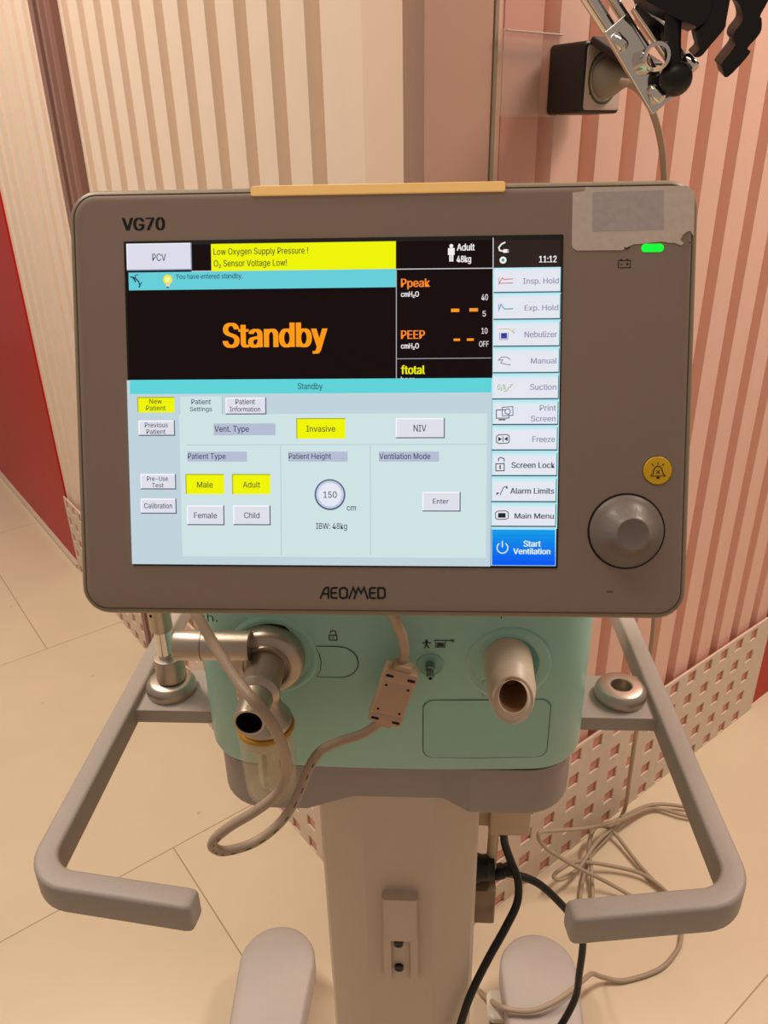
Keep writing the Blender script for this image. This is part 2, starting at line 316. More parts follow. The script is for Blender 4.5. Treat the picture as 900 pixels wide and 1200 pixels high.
  [('r', '3c5a6c', 86.46, 2.84, 123.97, 16.41), ('r', 'c4ecf2', 86.46, 3.57, 123.53, 16.41), ('r', 'e4e6f0', 87.24, 3.66, 123.01, 15.17), ('t', '8aaa58', 'O₂%', 89.46, 94.15, 8.41, 11.44, 0.006),
   ('l', '8aaa58', 0.39, [(92.97, 7.34), (94.9, 7.81), (95.84, 9.73), (96.81, 9.97), (97.03, 11.17), (98.24, 11.17)]), ('t', '8f95aa', 'Suction', 107.71, 122.53, 8.19, 11.46, 0.012)]),
 ('touch_button', 'white Print Screen button with camera',
  [('r', '3c5a6c', 86.81, -11.67, 123.94, 1.68), ('r', 'c4ecf2', 86.81, -10.94, 123.5, 1.69), ('r', 'e4e6f0', 87.59, -10.85, 122.98, 0.43),
   ('l', '404858', 0.49, [(88.88, -3.09), (88.93, -7.74), (96.06, -7.67), (96.0, -2.82), (88.88, -3.09)]), ('r', '202428', 90.25, -8.92, 94.13, -8.24),
   ('l', '5a7890', 0.49, [(92.25, -1.6), (98.21, -1.14), (98.37, -6.12), (92.46, -6.39), (92.25, -1.6)]), ('c', '5a7890', 95.33, -3.93, 1.77), ('c', 'e4e6f0', 95.33, -3.93, 1.23),
   ('t', '8f95aa', 'Print', 113.38, 122.63, -3.58, -0.3, 0.012), ('t', '8f95aa', 'Screen', 108.45, 122.45, -9.57, -6.37, 0.012)]),
 ('touch_button', 'white Freeze button with arrows',
  [('r', '3c5a6c', 86.67, -26.17, 123.81, -12.93), ('r', 'c4ecf2', 86.67, -25.44, 123.37, -12.93), ('r', 'e4e6f0', 87.45, -25.34, 122.85, -14.19),
   ('l', '505866', 0.49, [(89.14, -18.05), (90.34, -17.08), (95.2, -16.99), (96.38, -17.87), (96.42, -21.18), (95.26, -21.96), (90.4, -22.05), (89.17, -21.17), (89.14, -18.05)]),
   ('p', '303640', [(90.16, -18.25), (90.19, -20.88), (92.32, -19.57)]), ('p', '303640', [(95.51, -18.16), (95.54, -20.79), (93.48, -19.52)]),
   ('l', '303640', 0.44, [(92.83, -18.06), (92.87, -21.08)]), ('t', '8f95aa', 'Freeze', 109.5, 122.36, -21.31, -18.01, 0.012)]),
 ('touch_button', 'white Screen Lock button with padlock',
  [('r', '3c5a6c', 86.73, -40.84, 123.87, -27.63), ('r', 'c4ecf2', 86.72, -40.11, 123.43, -27.63), ('r', 'e4e6f0', 87.51, -40.01, 122.91, -28.9),
   ('l', '404854', 0.54, [(88.97, -33.69), (89.01, -37.71), (93.79, -37.61), (93.75, -33.59), (88.97, -33.69)]),
   ('l', '404854', 0.54, [(90.51, -32.27), (90.4, -30.75), (91.85, -29.97), (93.71, -30.85), (93.64, -32.61)]), ('r', '303640', 91.04, -36.73, 91.82, -34.47),
   ('t', '3c4450', 'Screen Lock', 97.85, 122.62, -36.04, -32.76, 0.014)]),
 ('touch_button', 'white Alarm Limits button with diagonal mark',
  [('r', '3c5a6c', 86.69, -55.8, 123.74, -42.22), ('r', 'c4ecf2', 86.68, -55.06, 123.3, -42.22), ('r', 'e4e6f0', 87.47, -54.96, 122.77, -43.49),
   ('l', '505866', 0.49, [(91.46, -51.69), (93.61, -47.05), (95.8, -46.55)]), ('p', '303640', [(89.46, -51.79), (91.2, -50.21), (89.44, -50.21)]),
   ('p', '303640', [(94.6, -47.93), (96.06, -47.83), (95.37, -46.55)]), ('t', '3c4450', 'Alarm Limits', 97.35, 122.39, -50.81, -47.57, 0.014)]),
 ('touch_button', 'white Main Menu button with black square',
  [('r', '3c5a6c', 86.74, -70.05, 123.7, -56.89), ('r', 'c4ecf2', 86.74, -69.3, 123.26, -56.89), ('r', 'e4e6f0', 87.53, -69.2, 122.73, -58.17),
   ('l', '505866', 0.49, [(89.08, -61.78), (90.34, -60.88), (95.05, -60.77), (96.43, -61.66), (96.47, -64.83), (95.11, -65.62), (90.4, -65.74), (89.11, -64.95), (89.08, -61.78)]),
   ('r', '202428', 90.57, -64.74, 94.88, -62.01), ('t', '3c4450', 'Main Menu', 99.98, 122.44, -65.17, -62.1, 0.014)]),
 ('touch_button', 'blue Start Ventilation button',
  [('r', 'a4dcf8', 86.78, -92.66, 123.92, -70.94), ('r', '0a98ea', 87.23, -74.34, 123.28, -71.64), ('r', '098fe8', 87.26, -76.9, 123.33, -74.19), ('r', '0786e9', 87.29, -79.46, 123.37, -76.75),
   ('r', '067dec', 87.31, -82.03, 123.41, -79.31), ('r', '0475ec', 87.34, -84.6, 123.46, -81.88), ('r', '036cf0', 87.37, -87.17, 123.5, -84.45), ('r', '0263f0', 87.4, -89.74, 123.55, -87.02),
   ('r', '015af2', 87.42, -92.31, 123.59, -89.59),
   ('l', 'd8f0ff', 0.64,
    [(95.01, -79.59), (95.76, -80.33), (96.24, -81.27), (96.38, -82.32), (96.17, -83.36), (95.63, -84.26), (94.83, -84.93), (93.85, -85.29), (92.8, -85.3), (91.81, -84.95), (90.99, -84.29),
     (90.43, -83.39), (90.19, -82.36), (90.31, -81.3), (90.76, -80.35), (91.51, -79.61)]),
   ('l', 'd8f0ff', 0.69, [(93.19, -78.16), (93.23, -81.95)]), ('t', 'ddf2ff', 'Start', 105.29, 115.28, -81.45, -77.97, 0.02), ('t', 'ddf2ff', 'Ventilation', 99.46, 120.83, -85.74, -82.45, 0.02)])]
BEZEL = {'bar': [(-50.82, 123.68), (92.55, 124.05), (92.62, 118.28), (-50.91, 118.04)],
 'batt': [('l', '2a201c', 0.44, [(155.84, 79.53), (162.51, 79.63), (162.61, 75.72), (155.94, 75.62), (155.84, 79.53)]), ('l', '2a201c', 0.79, [(156.96, 79.98), (157.9, 79.97)]),
          ('l', '2a201c', 0.79, [(160.24, 80.03), (161.18, 80.02)]), ('l', '2a201c', 0.44, [(156.83, 77.56), (158.24, 77.54)]), ('l', '2a201c', 0.44, [(160.11, 77.7), (161.71, 77.68)]),
          ('l', '2a201c', 0.44, [(160.89, 78.48), (160.93, 76.86)]), ('l', '2a201c', 0.59, [(158.91, 86.64), (159.86, 86.07), (161.03, 86.15), (161.95, 86.79)]),
          ('r', '6a564a', 153.87, -108.18, 157.43, -107.28)],
 'bell': [('l', '2a2008', 0.54,
           [(176.63, -40.7), (177.7, -39.72), (178.29, -36.91), (179.02, -35.55), (180.54, -35.06), (181.98, -35.55), (182.88, -36.9), (183.63, -39.62), (184.8, -40.59), (176.63, -40.7)]),
          ('p', '2a2008', [(179.75, -41.08), (181.76, -41.08), (181.5, -42.15), (180.07, -42.15)]), ('l', '2a2008', 0.44, [(180.51, -34.28), (180.47, -32.83)]),
          ('l', '2a2008', 0.44, [(178.04, -34.77), (177.06, -33.7)]), ('l', '2a2008', 0.44, [(182.91, -34.67), (183.84, -33.61)]), ('l', '2a2008', 0.39, [(179.64, -37.15), (181.71, -39.33)]),
          ('l', '2a2008', 0.39, [(181.65, -37.15), (179.7, -39.33)])],
 'knob': (163.95, -72.42),
 'led': (174.45, 86.23),
 'logo': [('l', '120c0a', 1.13, [(-13.19, -113.3), (-10.66, -107.47), (-9.42, -106.65), (-8.31, -106.64), (-8.35, -113.25)]), ('l', '120c0a', 1.13, [(-11.61, -110.41), (-8.33, -110.38)]),
          ('l', '120c0a', 1.13, [(-2.8, -106.78), (-5.71, -106.81), (-6.64, -107.62), (-6.67, -112.11), (-5.75, -112.85), (-2.97, -112.83)]),
          ('l', '120c0a', 1.13, [(-6.53, -109.8), (-3.26, -109.78)]),
          ('l', '120c0a', 1.13, [(-0.46, -106.76), (1.7, -106.75), (2.75, -107.67), (2.72, -111.9), (1.67, -112.79), (-0.49, -112.81), (-1.54, -111.94), (-1.51, -107.71), (-0.46, -106.76)]),
          ('l', '120c0a', 1.13, [(3.83, -113.27), (6.39, -106.52), (7.79, -109.8)]), ('l', '120c0a', 1.13, [(6.73, -113.24), (9.41, -106.49), (11.0, -109.9), (12.8, -106.47), (15.05, -113.16)]),
          ('l', '120c0a', 1.13, [(19.87, -106.59), (17.1, -106.62), (16.18, -107.43), (16.17, -111.78), (17.09, -112.65), (19.86, -112.62)]),
          ('l', '120c0a', 1.13, [(16.3, -109.61), (19.56, -109.58)]),
          ('l', '120c0a', 1.13, [(21.1, -106.58), (23.86, -106.56), (25.09, -107.6), (25.08, -111.7), (23.85, -112.58), (21.09, -112.61), (21.1, -106.58)])],
 'model': ('t', '120c0a', 'VG70', -126.19, -100.87, 100.23, 107.28, 0.026),
 'mute': ('c', 'e0b010', 180.61, -37.54, 7.96),
 'patch': [(140.84, 116.72), (179.67, 117.16), (180.28, 96.03), (140.87, 95.49)],
 'sticker': [(129.87, 116.68), (136.42, 117.49), (137.03, 119.59), (143.4, 119.38), (191.27, 119.42), (194.54, 118.08), (196.19, 115.5), (196.64, 104.51), (196.62, 92.1), (194.81, 95.12),
             (192.97, 94.69), (190.7, 92.88), (189.38, 90.36), (191.3, 88.49), (189.94, 87.35), (186.17, 88.79), (183.38, 88.79), (179.63, 89.58), (169.86, 88.62), (163.79, 88.24), (161.47, 87.26),
             (157.77, 85.17), (132.84, 85.34), (130.64, 86.59), (129.94, 88.46)]}
CABLE = {'blk1': [(0.1399, 0.215, 0.6874), (0.1428, 0.215, 0.667), (0.1503, 0.21, 0.6453), (0.1581, 0.2, 0.6266), (0.1574, 0.19, 0.6019), (0.1434, 0.175, 0.5774), (0.1248, 0.16, 0.5467),
          (0.1072, 0.145, 0.513), (0.0958, 0.135, 0.4775), (0.0834, 0.12, 0.4196)],
 'blk2': [(0.1387, 0.22, 0.6156), (0.1589, 0.225, 0.6059), (0.1894, 0.23, 0.5846), (0.2213, 0.23, 0.5463), (0.2446, 0.235, 0.5043), (0.2545, 0.24, 0.4649), (0.2554, 0.24, 0.405),
          (0.2545, 0.24, 0.3509), (0.2352, 0.23, 0.3005), (0.2027, 0.2, 0.2931)],
 'drop': [(0.2618, 0.5469, 1.4564), (0.2726, 0.5364, 1.4523), (0.294, 0.5611, 1.4408), (0.3197, 0.6091, 1.4202), (0.3429, 0.655, 1.3924), (0.3579, 0.6809, 1.357), (0.3762, 0.7095, 1.2969),
          (0.4102, 0.7514, 1.1233), (0.4507, 0.7989, 0.8792), (0.4772, 0.8213, 0.6462), (0.4879, 0.8304, 0.5452), (0.4919, 0.8338, 0.431), (0.4808, 0.8113, 0.3528), (0.4731, 0.7916, 0.2928)],
 'ferrite': [(0.02, 0.072, 1.033), (0.0443, 0.072, 1.0209), (0.0273, 0.072, 0.9631), (0.0021, 0.072, 0.9743)],
 'floorA': [(0.4743, 0.7927, 0.2117), (0.5044, 0.8787, 0.03), (0.4622, 0.8193, 0.02), (0.4072, 0.7613, 0.012), (0.3702, 0.6732, 0.006), (0.3712, 0.6231, 0.006), (0.3892, 0.6465, 0.006),
            (0.4003, 0.7201, 0.02), (0.4013, 0.7636, 0.04), (0.4184, 0.8004, 0.05), (0.442, 0.8149, 0.045), (0.4696, 0.8196, 0.02), (0.5053, 0.7488, 0.01), (0.5385, 0.6859, 0.007),
            (0.5576, 0.6275, 0.006), (0.5458, 0.5817, 0.006), (0.5279, 0.5533, 0.006), (0.4866, 0.5184, 0.006), (0.4187, 0.495, 0.006), (0.3762, 0.4907, 0.02), (0.3476, 0.4631, 0.07),
            (0.3189, 0.4155, 0.125)],
 'floorA2': [(0.2804, 0.3787, 0.14), (0.2506, 0.3623, 0.138), (0.2254, 0.3557, 0.134), (0.1981, 0.3559, 0.132), (0.177, 0.3631, 0.128), (0.1663, 0.4085, 0.07), (0.1535, 0.4545, 0.02),
             (0.1339, 0.4819, 0.008)],
 'floorB': [(0.4911, 0.8538, 0.03), (0.5729, 0.9028, 0.02), (0.6556, 0.9052, 0.012), (0.7036, 0.8818, 0.012), (0.7044, 0.8672, 0.012), (0.6372, 0.8822, 0.012), (0.5725, 0.8983, 0.014),
            (0.4836, 0.8304, 0.05), (0.3913, 0.759, 0.1), (0.3145, 0.7006, 0.155), (0.2759, 0.6753, 0.175), (0.2881, 0.6734, 0.14), (0.3537, 0.6898, 0.07), (0.4191, 0.6879, 0.03),
            (0.4709, 0.6664, 0.014), (0.5104, 0.6346, 0.012), (0.5473, 0.6587, 0.012), (0.5437, 0.6822, 0.012), (0.5048, 0.7201, 0.014), (0.4367, 0.734, 0.02), (0.3691, 0.7236, 0.04),
            (0.3266, 0.6931, 0.05), (0.3137, 0.6764, 0.05), (0.333, 0.6771, 0.045), (0.3743, 0.7133, 0.04), (0.4194, 0.7687, 0.05), (0.4941, 0.859, 0.014)],
 'sensor': [(-0.1315, 0.06, 1.1033), (-0.1183, 0.045, 1.0891), (-0.1036, 0.03, 1.0734), (-0.0818, 0.005, 1.0602), (-0.0666, -0.012, 1.0564), (-0.0559, -0.014, 1.039), (-0.0514, -0.008, 1.0105),
            (-0.0529, 0.0, 0.9824), (-0.0617, 0.0, 0.9609), (-0.0787, -0.003, 0.9461), (-0.0991, -0.006, 0.9326), (-0.1118, -0.008, 0.9209), (-0.1158, -0.004, 0.9069), (-0.1079, 0.003, 0.8953),
            (-0.0872, 0.015, 0.8927), (-0.067, 0.025, 0.9053), (-0.0532, 0.035, 0.9253), (-0.045, 0.045, 0.9433), (-0.036, 0.055, 0.9524), (-0.02, 0.065, 0.9546), (-0.0027, 0.072, 0.956),
            (0.0123, 0.076, 0.9656)],
 'sensor2': [(0.0299, 0.076, 1.0218), (0.0328, 0.074, 1.0375), (0.0312, 0.068, 1.0578), (0.0258, 0.06, 1.0794), (0.0188, 0.055, 1.1005)]}

# ------------------------------------------------------------------ the room: two walls meeting in an outside corner
AZ = math.radians(40.3)
CO = V((0.035, 0.525, 0)); RD = V((math.cos(AZ), math.sin(AZ), 0)); LD = V((-math.sin(AZ), math.cos(AZ), 0)); RN = -LD; LN = -RD
ML = fr(CO, LD, LN, (0, 0, 1)); MR = fr(CO, RD, RN, (0, 0, 1))       # x along the wall, y out of the wall, z up
def struct(name, mb, angle=38, label=None):
    o = mb.build(name, None, angle); o['kind'] = 'structure'
    if label: o['label'] = label
    return o
fm = bpy.data.materials.new('floor_tiles'); fm.use_nodes = True; nt = fm.node_tree; b = nt.nodes['Principled BSDF']
def node(t, **kw):
    n = nt.nodes.new(t)
    for k, v in kw.items(): setattr(n, k, v)
    return n
tc = node('ShaderNodeTexCoord'); mp = node('ShaderNodeMapping', vector_type='TEXTURE')
mp.inputs['Location'].default_value = (-0.506, 0.767, 0); mp.inputs['Rotation'].default_value = (0, 0, AZ)
br = node('ShaderNodeTexBrick', offset=0.5, offset_frequency=2)
br.inputs['Color1'].default_value = (1, 1, 1, 1); br.inputs['Color2'].default_value = (0.97, 0.97, 0.97, 1); br.inputs['Mortar'].default_value = (0.52, 0.46, 0.40, 1)
br.inputs['Scale'].default_value = 1; br.inputs['Mortar Size'].default_value = 0.0014; br.inputs['Mortar Smooth'].default_value = 0.2; br.inputs['Brick Width'].default_value = 1.92; br.inputs['Row Height'].default_value = 0.96
nt.links.new(tc.outputs['Object'], mp.inputs[0]); nt.links.new(mp.outputs[0], br.inputs['Vector'])
nz = node('ShaderNodeTexNoise'); nz.inputs['Scale'].default_value = 5; nz.inputs['Detail'].default_value = 8; nt.links.new(tc.outputs['Object'], nz.inputs['Vector'])
rp = node('ShaderNodeMapRange'); rp.inputs[1].default_value = 0.3; rp.inputs[2].default_value = 0.7; rp.inputs[3].default_value = 0.94; rp.inputs[4].default_value = 1.0
nt.links.new(nz.outputs[0], rp.inputs[0])
vo = node('ShaderNodeTexVoronoi'); vo.inputs['Scale'].default_value = 9; vo.inputs['Randomness'].default_value = 1; nt.links.new(tc.outputs['Object'], vo.inputs['Vector'])
sp = node('ShaderNodeMapRange'); sp.inputs[1].default_value = 0.025; sp.inputs[2].default_value = 0.05; sp.inputs[3].default_value = 0.72; sp.inputs[4].default_value = 1.0; nt.links.new(vo.outputs['Distance'], sp.inputs[0])
m1 = node('ShaderNodeMix', data_type='RGBA', blend_type='MULTIPLY'); m1.inputs[0].default_value = 1; m1.inputs[6].default_value = lin('e2ceb0'); nt.links.new(br.outputs['Color'], m1.inputs[7])
m2 = node('ShaderNodeMix', data_type='RGBA', blend_type='MULTIPLY'); m2.inputs[0].default_value = 1; nt.links.new(m1.outputs[2], m2.inputs[6]); nt.links.new(rp.outputs[0], m2.inputs[7])
m3 = node('ShaderNodeMix', data_type='RGBA', blend_type='MULTIPLY'); m3.inputs[0].default_value = 1; nt.links.new(m2.outputs[2], m3.inputs[6]); nt.links.new(sp.outputs[0], m3.inputs[7])
nt.links.new(m3.outputs[2], b.inputs['Base Color']); b.inputs['Roughness'].default_value = 0.36
struct('floor', MB().add(box(-4.5, 4.5, -2.5, 5.5, -0.05, 0.0), fm))

def corrugated(s0, s1, valley0, pitch, M, H=3.0, depth=0.021, crest=0.0, vw=0.021, sw=0.007):
    pts = [(s0, 0)]; k = math.ceil((s0 - valley0 + vw) / pitch); c = valley0 + k * pitch
    while c + vw < s1:
        pts += [(c - vw / 2 - sw, 0), (c - vw / 2, -depth), (c + vw / 2, -depth), (c + vw / 2 + sw, 0)]
        c += pitch
    pts.append((s1, 0)); vs = []; fs = []
    for x, y in pts: vs += [M @ V((x, y, 0)), M @ V((x, y, H))]
    for i in range(len(pts) - 1): fs.append([2 * i, 2 * i + 2, 2 * i + 3, 2 * i + 1])
    return vs, fs
struct('wall_left', MB().add(corrugated(0.085, 1.945, 0.104, 0.0896, ML), wall_white), 20)
struct('wall_right', MB().add(corrugated(0.113, 1.17, 0.124, 0.0886, MR), wall_pink), 20)
struct('wall_back', MB().add(box(1.945, 3.6, -0.02, 0.006, 0.0, 3.0, ML), red_gloss), label='glossy red wall panel on the far left')
struct('wall_side', MB().add(box(1.17, 3.2, -0.02, 0.006, 0.0, 3.0, MR), red_gloss), label='glossy red wall panel on the far right')
# corner post: a folded trim with lips
pl = [(0.088, 0.0), (0.088, 0.004), (0.083, 0.007), (0.0, 0.007)]
MB_ = MB()
for a, b_, M, pm in ((0.0, 0.088, ML, post_m), (0.0, 0.114, MR, post_pink_shaded)):
    MB_.add(loft([[(a - 0.0065, -0.01, z), (b_, -0.01, z), (b_, 0.004, z), (b_ - 0.004, 0.0065, z), (a - 0.0065, 0.0065, z)] for z in (0, 3.0)], M), pm)
struct('trim_1', MB_, 20, label='flat trim wrapping the outside wall corner')
mb = MB(); prof = [(1.129, 0), (1.129, 0.016), (1.136, 0.022), (1.150, 0.022), (1.158, 0.014), (1.166, 0.026), (1.184, 0.026), (1.188, 0.006), (1.206, 0.006), (1.210, 0.026), (1.222, 0.028), (1.230, 0.018), (1.240, 0.024), (1.254, 0.022), (1.262, 0.014), (1.262, 0)]
mb.add(loft([[(x, y, z) for x, y in prof] for z in (0, 3.0)], ML), mauve)
mb.add(box(1.1885, 1.2055, 0.0055, 0.0075, 0, 3.0, ML), mauve_dark)
struct('trim_2', mb, 20, label='mauve channel joint between the cream wall sheets')
mb = MB(); mb.add(box(0.1135, 0.119, -0.01, 0.007, 0.30, 3, MR), mat('trim_metal', 'a9977f', 0.4, 0.3)); struct('trim_3', mb, label='thin metal strip beside the wall corner')
mb = MB(); mb.add(box(0.134, 0.199, -0.002, 0.0012, 0.31, 3, MR), mat('reddish_sheet', 'dca090', 0.45)); struct('trim_5', mb, label='reddish strip of wall sheet beside the metal strip')
mb = MB(); mb.add(box(1.945, 3.6, 0.006, 0.02, 0, 0.018, ML), kick_m); struct('trim_4', mb, label='pale strip under the left red panel')
def kick(s0, s1, px, z_rows, M, name, p0):
    hole = 0.031; th = 0.004; base = 0.012; mb = MB()
    xs = [s0]; c = p0
    while c + hole / 2 < s1 - 0.005:
        if c - hole / 2 > s0 + 0.003: xs += [c - hole / 2, c + hole / 2]
        c += px
    xs.append(s1); zs = [0.0]
    for z in z_rows: zs += [z - hole / 2, z + hole / 2]
    zs.append(0.302)
    vs = []; fs = []
    nx, nz_ = len(xs), len(zs)
    for y in (base, base + th):
        for z in zs:
            for x in xs: vs.append(M @ V((x, y, z)))
    L = nx * nz_
    for j in range(nz_ - 1):
        for i in range(nx - 1):
            a, b2, c2, d = j * nx + i, j * nx + i + 1, (j + 1) * nx + i + 1, (j + 1) * nx + i
            if i % 2 == 1 and j % 2 == 1:
                for p, q in ((a, b2), (b2, c2), (c2, d), (d, a)): fs.append([p, q, q + L, p + L])
            else: fs += [[a, b2, c2, d], [a + L, b2 + L, c2 + L, d + L]]
    for i in range(nx - 1):
        t = (nz_ - 1) * nx; fs += [[t + i, t + i + 1, t + i + 1 + L, t + i + L]]
    for j in range(nz_ - 1):
        for i in (0, nx - 1): fs += [[j * nx + i, (j + 1) * nx + i, (j + 1) * nx + i + L, j * nx + i + L]]
    mb.add((vs, fs), kick_m); mb.add(box(s0 + 0.002, s1 - 0.002, 0.004, base - 0.001, 0.0, 0.292, M), red_back)
    return struct(name, mb, 20)
kick(0.09, 1.93, 0.068, [0.018, 0.083, 0.148, 0.213, 0.278], ML, 'baseboard_left', 0.13)
kick(0.12, 1.165, 0.0675, [0.018, 0.083, 0.148, 0.213, 0.278], MR, 'baseboard_right', 0.138)

# ------------------------------------------------------------------ the ventilator
XC = 0.0205
vent = thing('ventilator', 'teal medical ventilator with lit touch screen, grey side handles and white legs', 'ventilator', (XC, 0.21, 0))
LEAN = math.radians(20.78); SZ = 1.2645
MS = fr((0, 0, SZ), (1, 0, 0), (0, math.sin(LEAN), math.cos(LEAN)), (0, -math.cos(LEAN), math.sin(LEAN)))
mm = 0.001
HC = 20.8 * mm                                        # centre of the housing in screen coordinates
HW, HH = 358.4 * mm, 248.4 * mm
def hring(ins, z): return [(x, y, z) for x, y in rrect(HW - 2 * ins, HH - 2 * ins, max(0.017 - ins, 0.003), 10, HC, 0)]
mb = MB()
mb.add(loft([hring(0.045, -0.062), hring(0.030, -0.058), hring(0.006, -0.036), hring(0.0, -0.030), hring(0.0, -0.006), hring(0.0006, -0.0035), hring(0.002, -0.0016), hring(0.0034, -0.0011)], MS, True, False), plastic_rim)
mb.add(loft([hring(0.0034, -0.0011), hring(0.0036, -0.0020), hring(0.0040, -0.0020), hring(0.0043, -0.0009), hring(0.0055, -0.0004), hring(0.0075, -0.0002)], MS, False, True), plastic_bezel)
housing = mb.build('display_housing', vent, 50, label='taupe display housing with rounded corners')
Z0 = -0.0002
def put(mb, prims, z, M, M2, step=0.00003):
    for i, p in enumerate(prims):
        zz = z + i * step; m = M2(p[1])
        if p[0] == 'r': vs = [M @ V((x * mm, y * mm, zz)) for x, y in ((p[2], p[3]), (p[4], p[3]), (p[4], p[5]), (p[2], p[5]))]; mb.add((vs, [[0, 1, 2, 3]]), m)
        elif p[0] == 't': mb.add(text(p[2], p[3] * mm, p[4] * mm, p[5] * mm, p[6] * mm, zz, M, p[7]), m)
        elif p[0] == 'c': mb.add(([M @ V((p[2] * mm + p[4] * mm * math.cos(2 * PI * k / 36), p[3] * mm + p[4] * mm * math.sin(2 * PI * k / 36), zz)) for k in range(36)], [list(range(36))]), m)
        elif p[0] == 'l': mb.add(stroke([(a * mm, b * mm) for a, b in p[3]], p[2] * mm, zz, M), m)
        elif p[0] == 'p': mb.add(([M @ V((a * mm, b * mm, zz)) for a, b in p[2]], [list(range(len(p[2])))]), m)
    return mb
inkf = lambda c: ink
put(MB(), [BEZEL['model']], Z0 + 0.00012, MS, inkf).build('model_lettering', housing, label='bold black VG70 lettering')
put(MB(), BEZEL['logo'], Z0 + 0.00012, MS, inkf).build('maker_lettering', housing, label='black AEOMMED lettering')
put(MB(), BEZEL['batt'][:6], Z0 + 0.00012, MS, inkf).build('battery_symbol', housing, label='small dark battery symbol')
put(MB(), BEZEL['batt'][6:7], Z0 + 0.0007, MS, inkf).build('plug_symbol', housing, label='dark plug symbol mostly under the paper label')
put(MB(), BEZEL['batt'][7:], Z0 + 0.00012, MS, lambda c: mat('faint_ink', '6a5547', 0.5)).build('faint_mark', housing)
lx, ly = BEZEL['led']
MB().add(rprism(0.0122, 0.0044, 0.0008, 0.0021, 0.0003, MS @ T(lx * mm, ly * mm, Z0 - 0.0002)), emit('12ff3a', 1.1)).build('status_light', housing, label='glowing green status light')
c = BEZEL['mute']
mbtn = MB().add(lathe([(0.0080, -0.0004), (0.0080, 0.0006), (0.0076, 0.0010), (0.003, 0.0011)], MS @ T(c[2] * mm, c[3] * mm, Z0)), yellow_button).add(lathe([(0.0083, -0.0002), (0.0083, 0.0002), (0.0079, 0.0002)], MS @ T(c[2] * mm, c[3] * mm, Z0), cap1=False), ink).build('alarm_silence_button', housing, label='round yellow button with a crossed bell')
put(MB(), BEZEL['bell'], Z0 + 0.0013, MS, inkf).build('bell_symbol', housing)
B = BEZEL['bar']; x0, x1 = B[0][0] * mm, B[1][0] * mm; yb = 118.15 * mm
mb = MB(); sec = [(yb, -0.0010), (yb, 0.0004), (yb + 0.0004, 0.0008), (yb + 0.0052, 0.0003), (yb + 0.0066, -0.0030), (yb + 0.0071, -0.0080), (yb + 0.0069, -0.026), (yb + 0.001, -0.026)]
rows = []
for x, s in ((x0, 0.86), (x0 + 0.0006, 0.97), (x0 + 0.0014, 1), (x1 - 0.0014, 1), (x1 - 0.0006, 0.97), (x1, 0.86)):
    cy = yb + 0.0035; rows.append([(x, cy + (a - cy) * s, b_ * (1 if b_ < 0 else s)) for a, b_ in sec])
mb.add(loft(rows, MS), amber); mb.build('alarm_light_bar', housing, 40, label='amber alarm light bar along the top edge')
mb = MB(); st = [(a * mm, b_ * mm) for a, b_ in BEZEL['sticker']]
mb.add(prism(st, Z0 + 0.0002, Z0 + 0.0005, MS), paper); pt = [(a * mm, b_ * mm) for a, b_ in BEZEL['patch']]
mb.add(([MS @ V((a, b_, Z0 + 0.00058)) for a, b_ in pt], [[0, 1, 2, 3]]), paper_grey)
mb.add(prism([(193.6 * mm, 88.6 * mm), (194.8 * mm, 89.2 * mm), (195 * mm, 88.4 * mm)], Z0 + 0.0005, Z0 + 0.0007, MS), ink)
mb.build('paper_label', housing, label='torn pale paper label at the top right corner')

# screen with its picture
mb = MB(); w, h = 250.6 * mm, 188.6 * mm
mb.add(rprism(w, h, 0.0016, 0.0008, 0.0003, MS @ T(0, 0, -0.0012)), black); ZS = 0.0006
screen = mb.build('screen', vent, label='lit colour touch screen in a black frame')
Z = ZS
order = {'waveform_area': 0, 'parameter_column': 1, 'status_header': 1, 'settings_panel': 2, 'message_banner': 2, 'button_column': 2, 'touch_button': 3}
for name, label, prims in UI:
    z = 0.00045 + order[name] * 0.0003
    put(MB(), prims, z, MS, lambda c: emit(c), 0.000014).build(name, screen, 30, label=label)

# rotary knob
kx, ky = BEZEL['knob']; MK = MS @ T(kx * mm, ky * mm, Z0)
mb = MB(); mb.add(lathe([(0.0220, -0.0003), (0.0220, 0.0003), (0.0209, 0.0003)], MK, cap1=False), ink)
mb.add(lathe([(0.0209, 0.0), (0.0209, 0.0012), (0.0204, 0.0020), (0.0180, 0.0032), (0.0150, 0.0056), (0.0122, 0.0096), (0.0102, 0.0134), (0.0094, 0.0148), (0.0086, 0.0152), (0.0080, 0.0149), (0.002, 0.0147)], MK, 64), knob_m)
for k in range(24):
    a = 2 * PI * k / 24; Mx = MK @ Matrix.Rotation(a, 4, 'Z')
    mb.add(loft([[(r, -0.0004, z_), (r, 0.0004, z_), (r - 0.0008, 0.0004, z_ + 0.0007), (r - 0.0008, -0.0004, z_ + 0.0007)] for r, z_ in ((0.0150, 0.0056), (0.0124, 0.0094), (0.0104, 0.0132))], Mx), knob_m)
mb.build('rotary_knob', vent, 40, label='round taupe control knob')
# neck behind the display
mb = MB(); mb.add(rprism(0.11, 0.135, 0.12, 0.012, 0.004, T(XC, 0.105, 1.118)), grey_tray); mb.build('display_neck', vent)

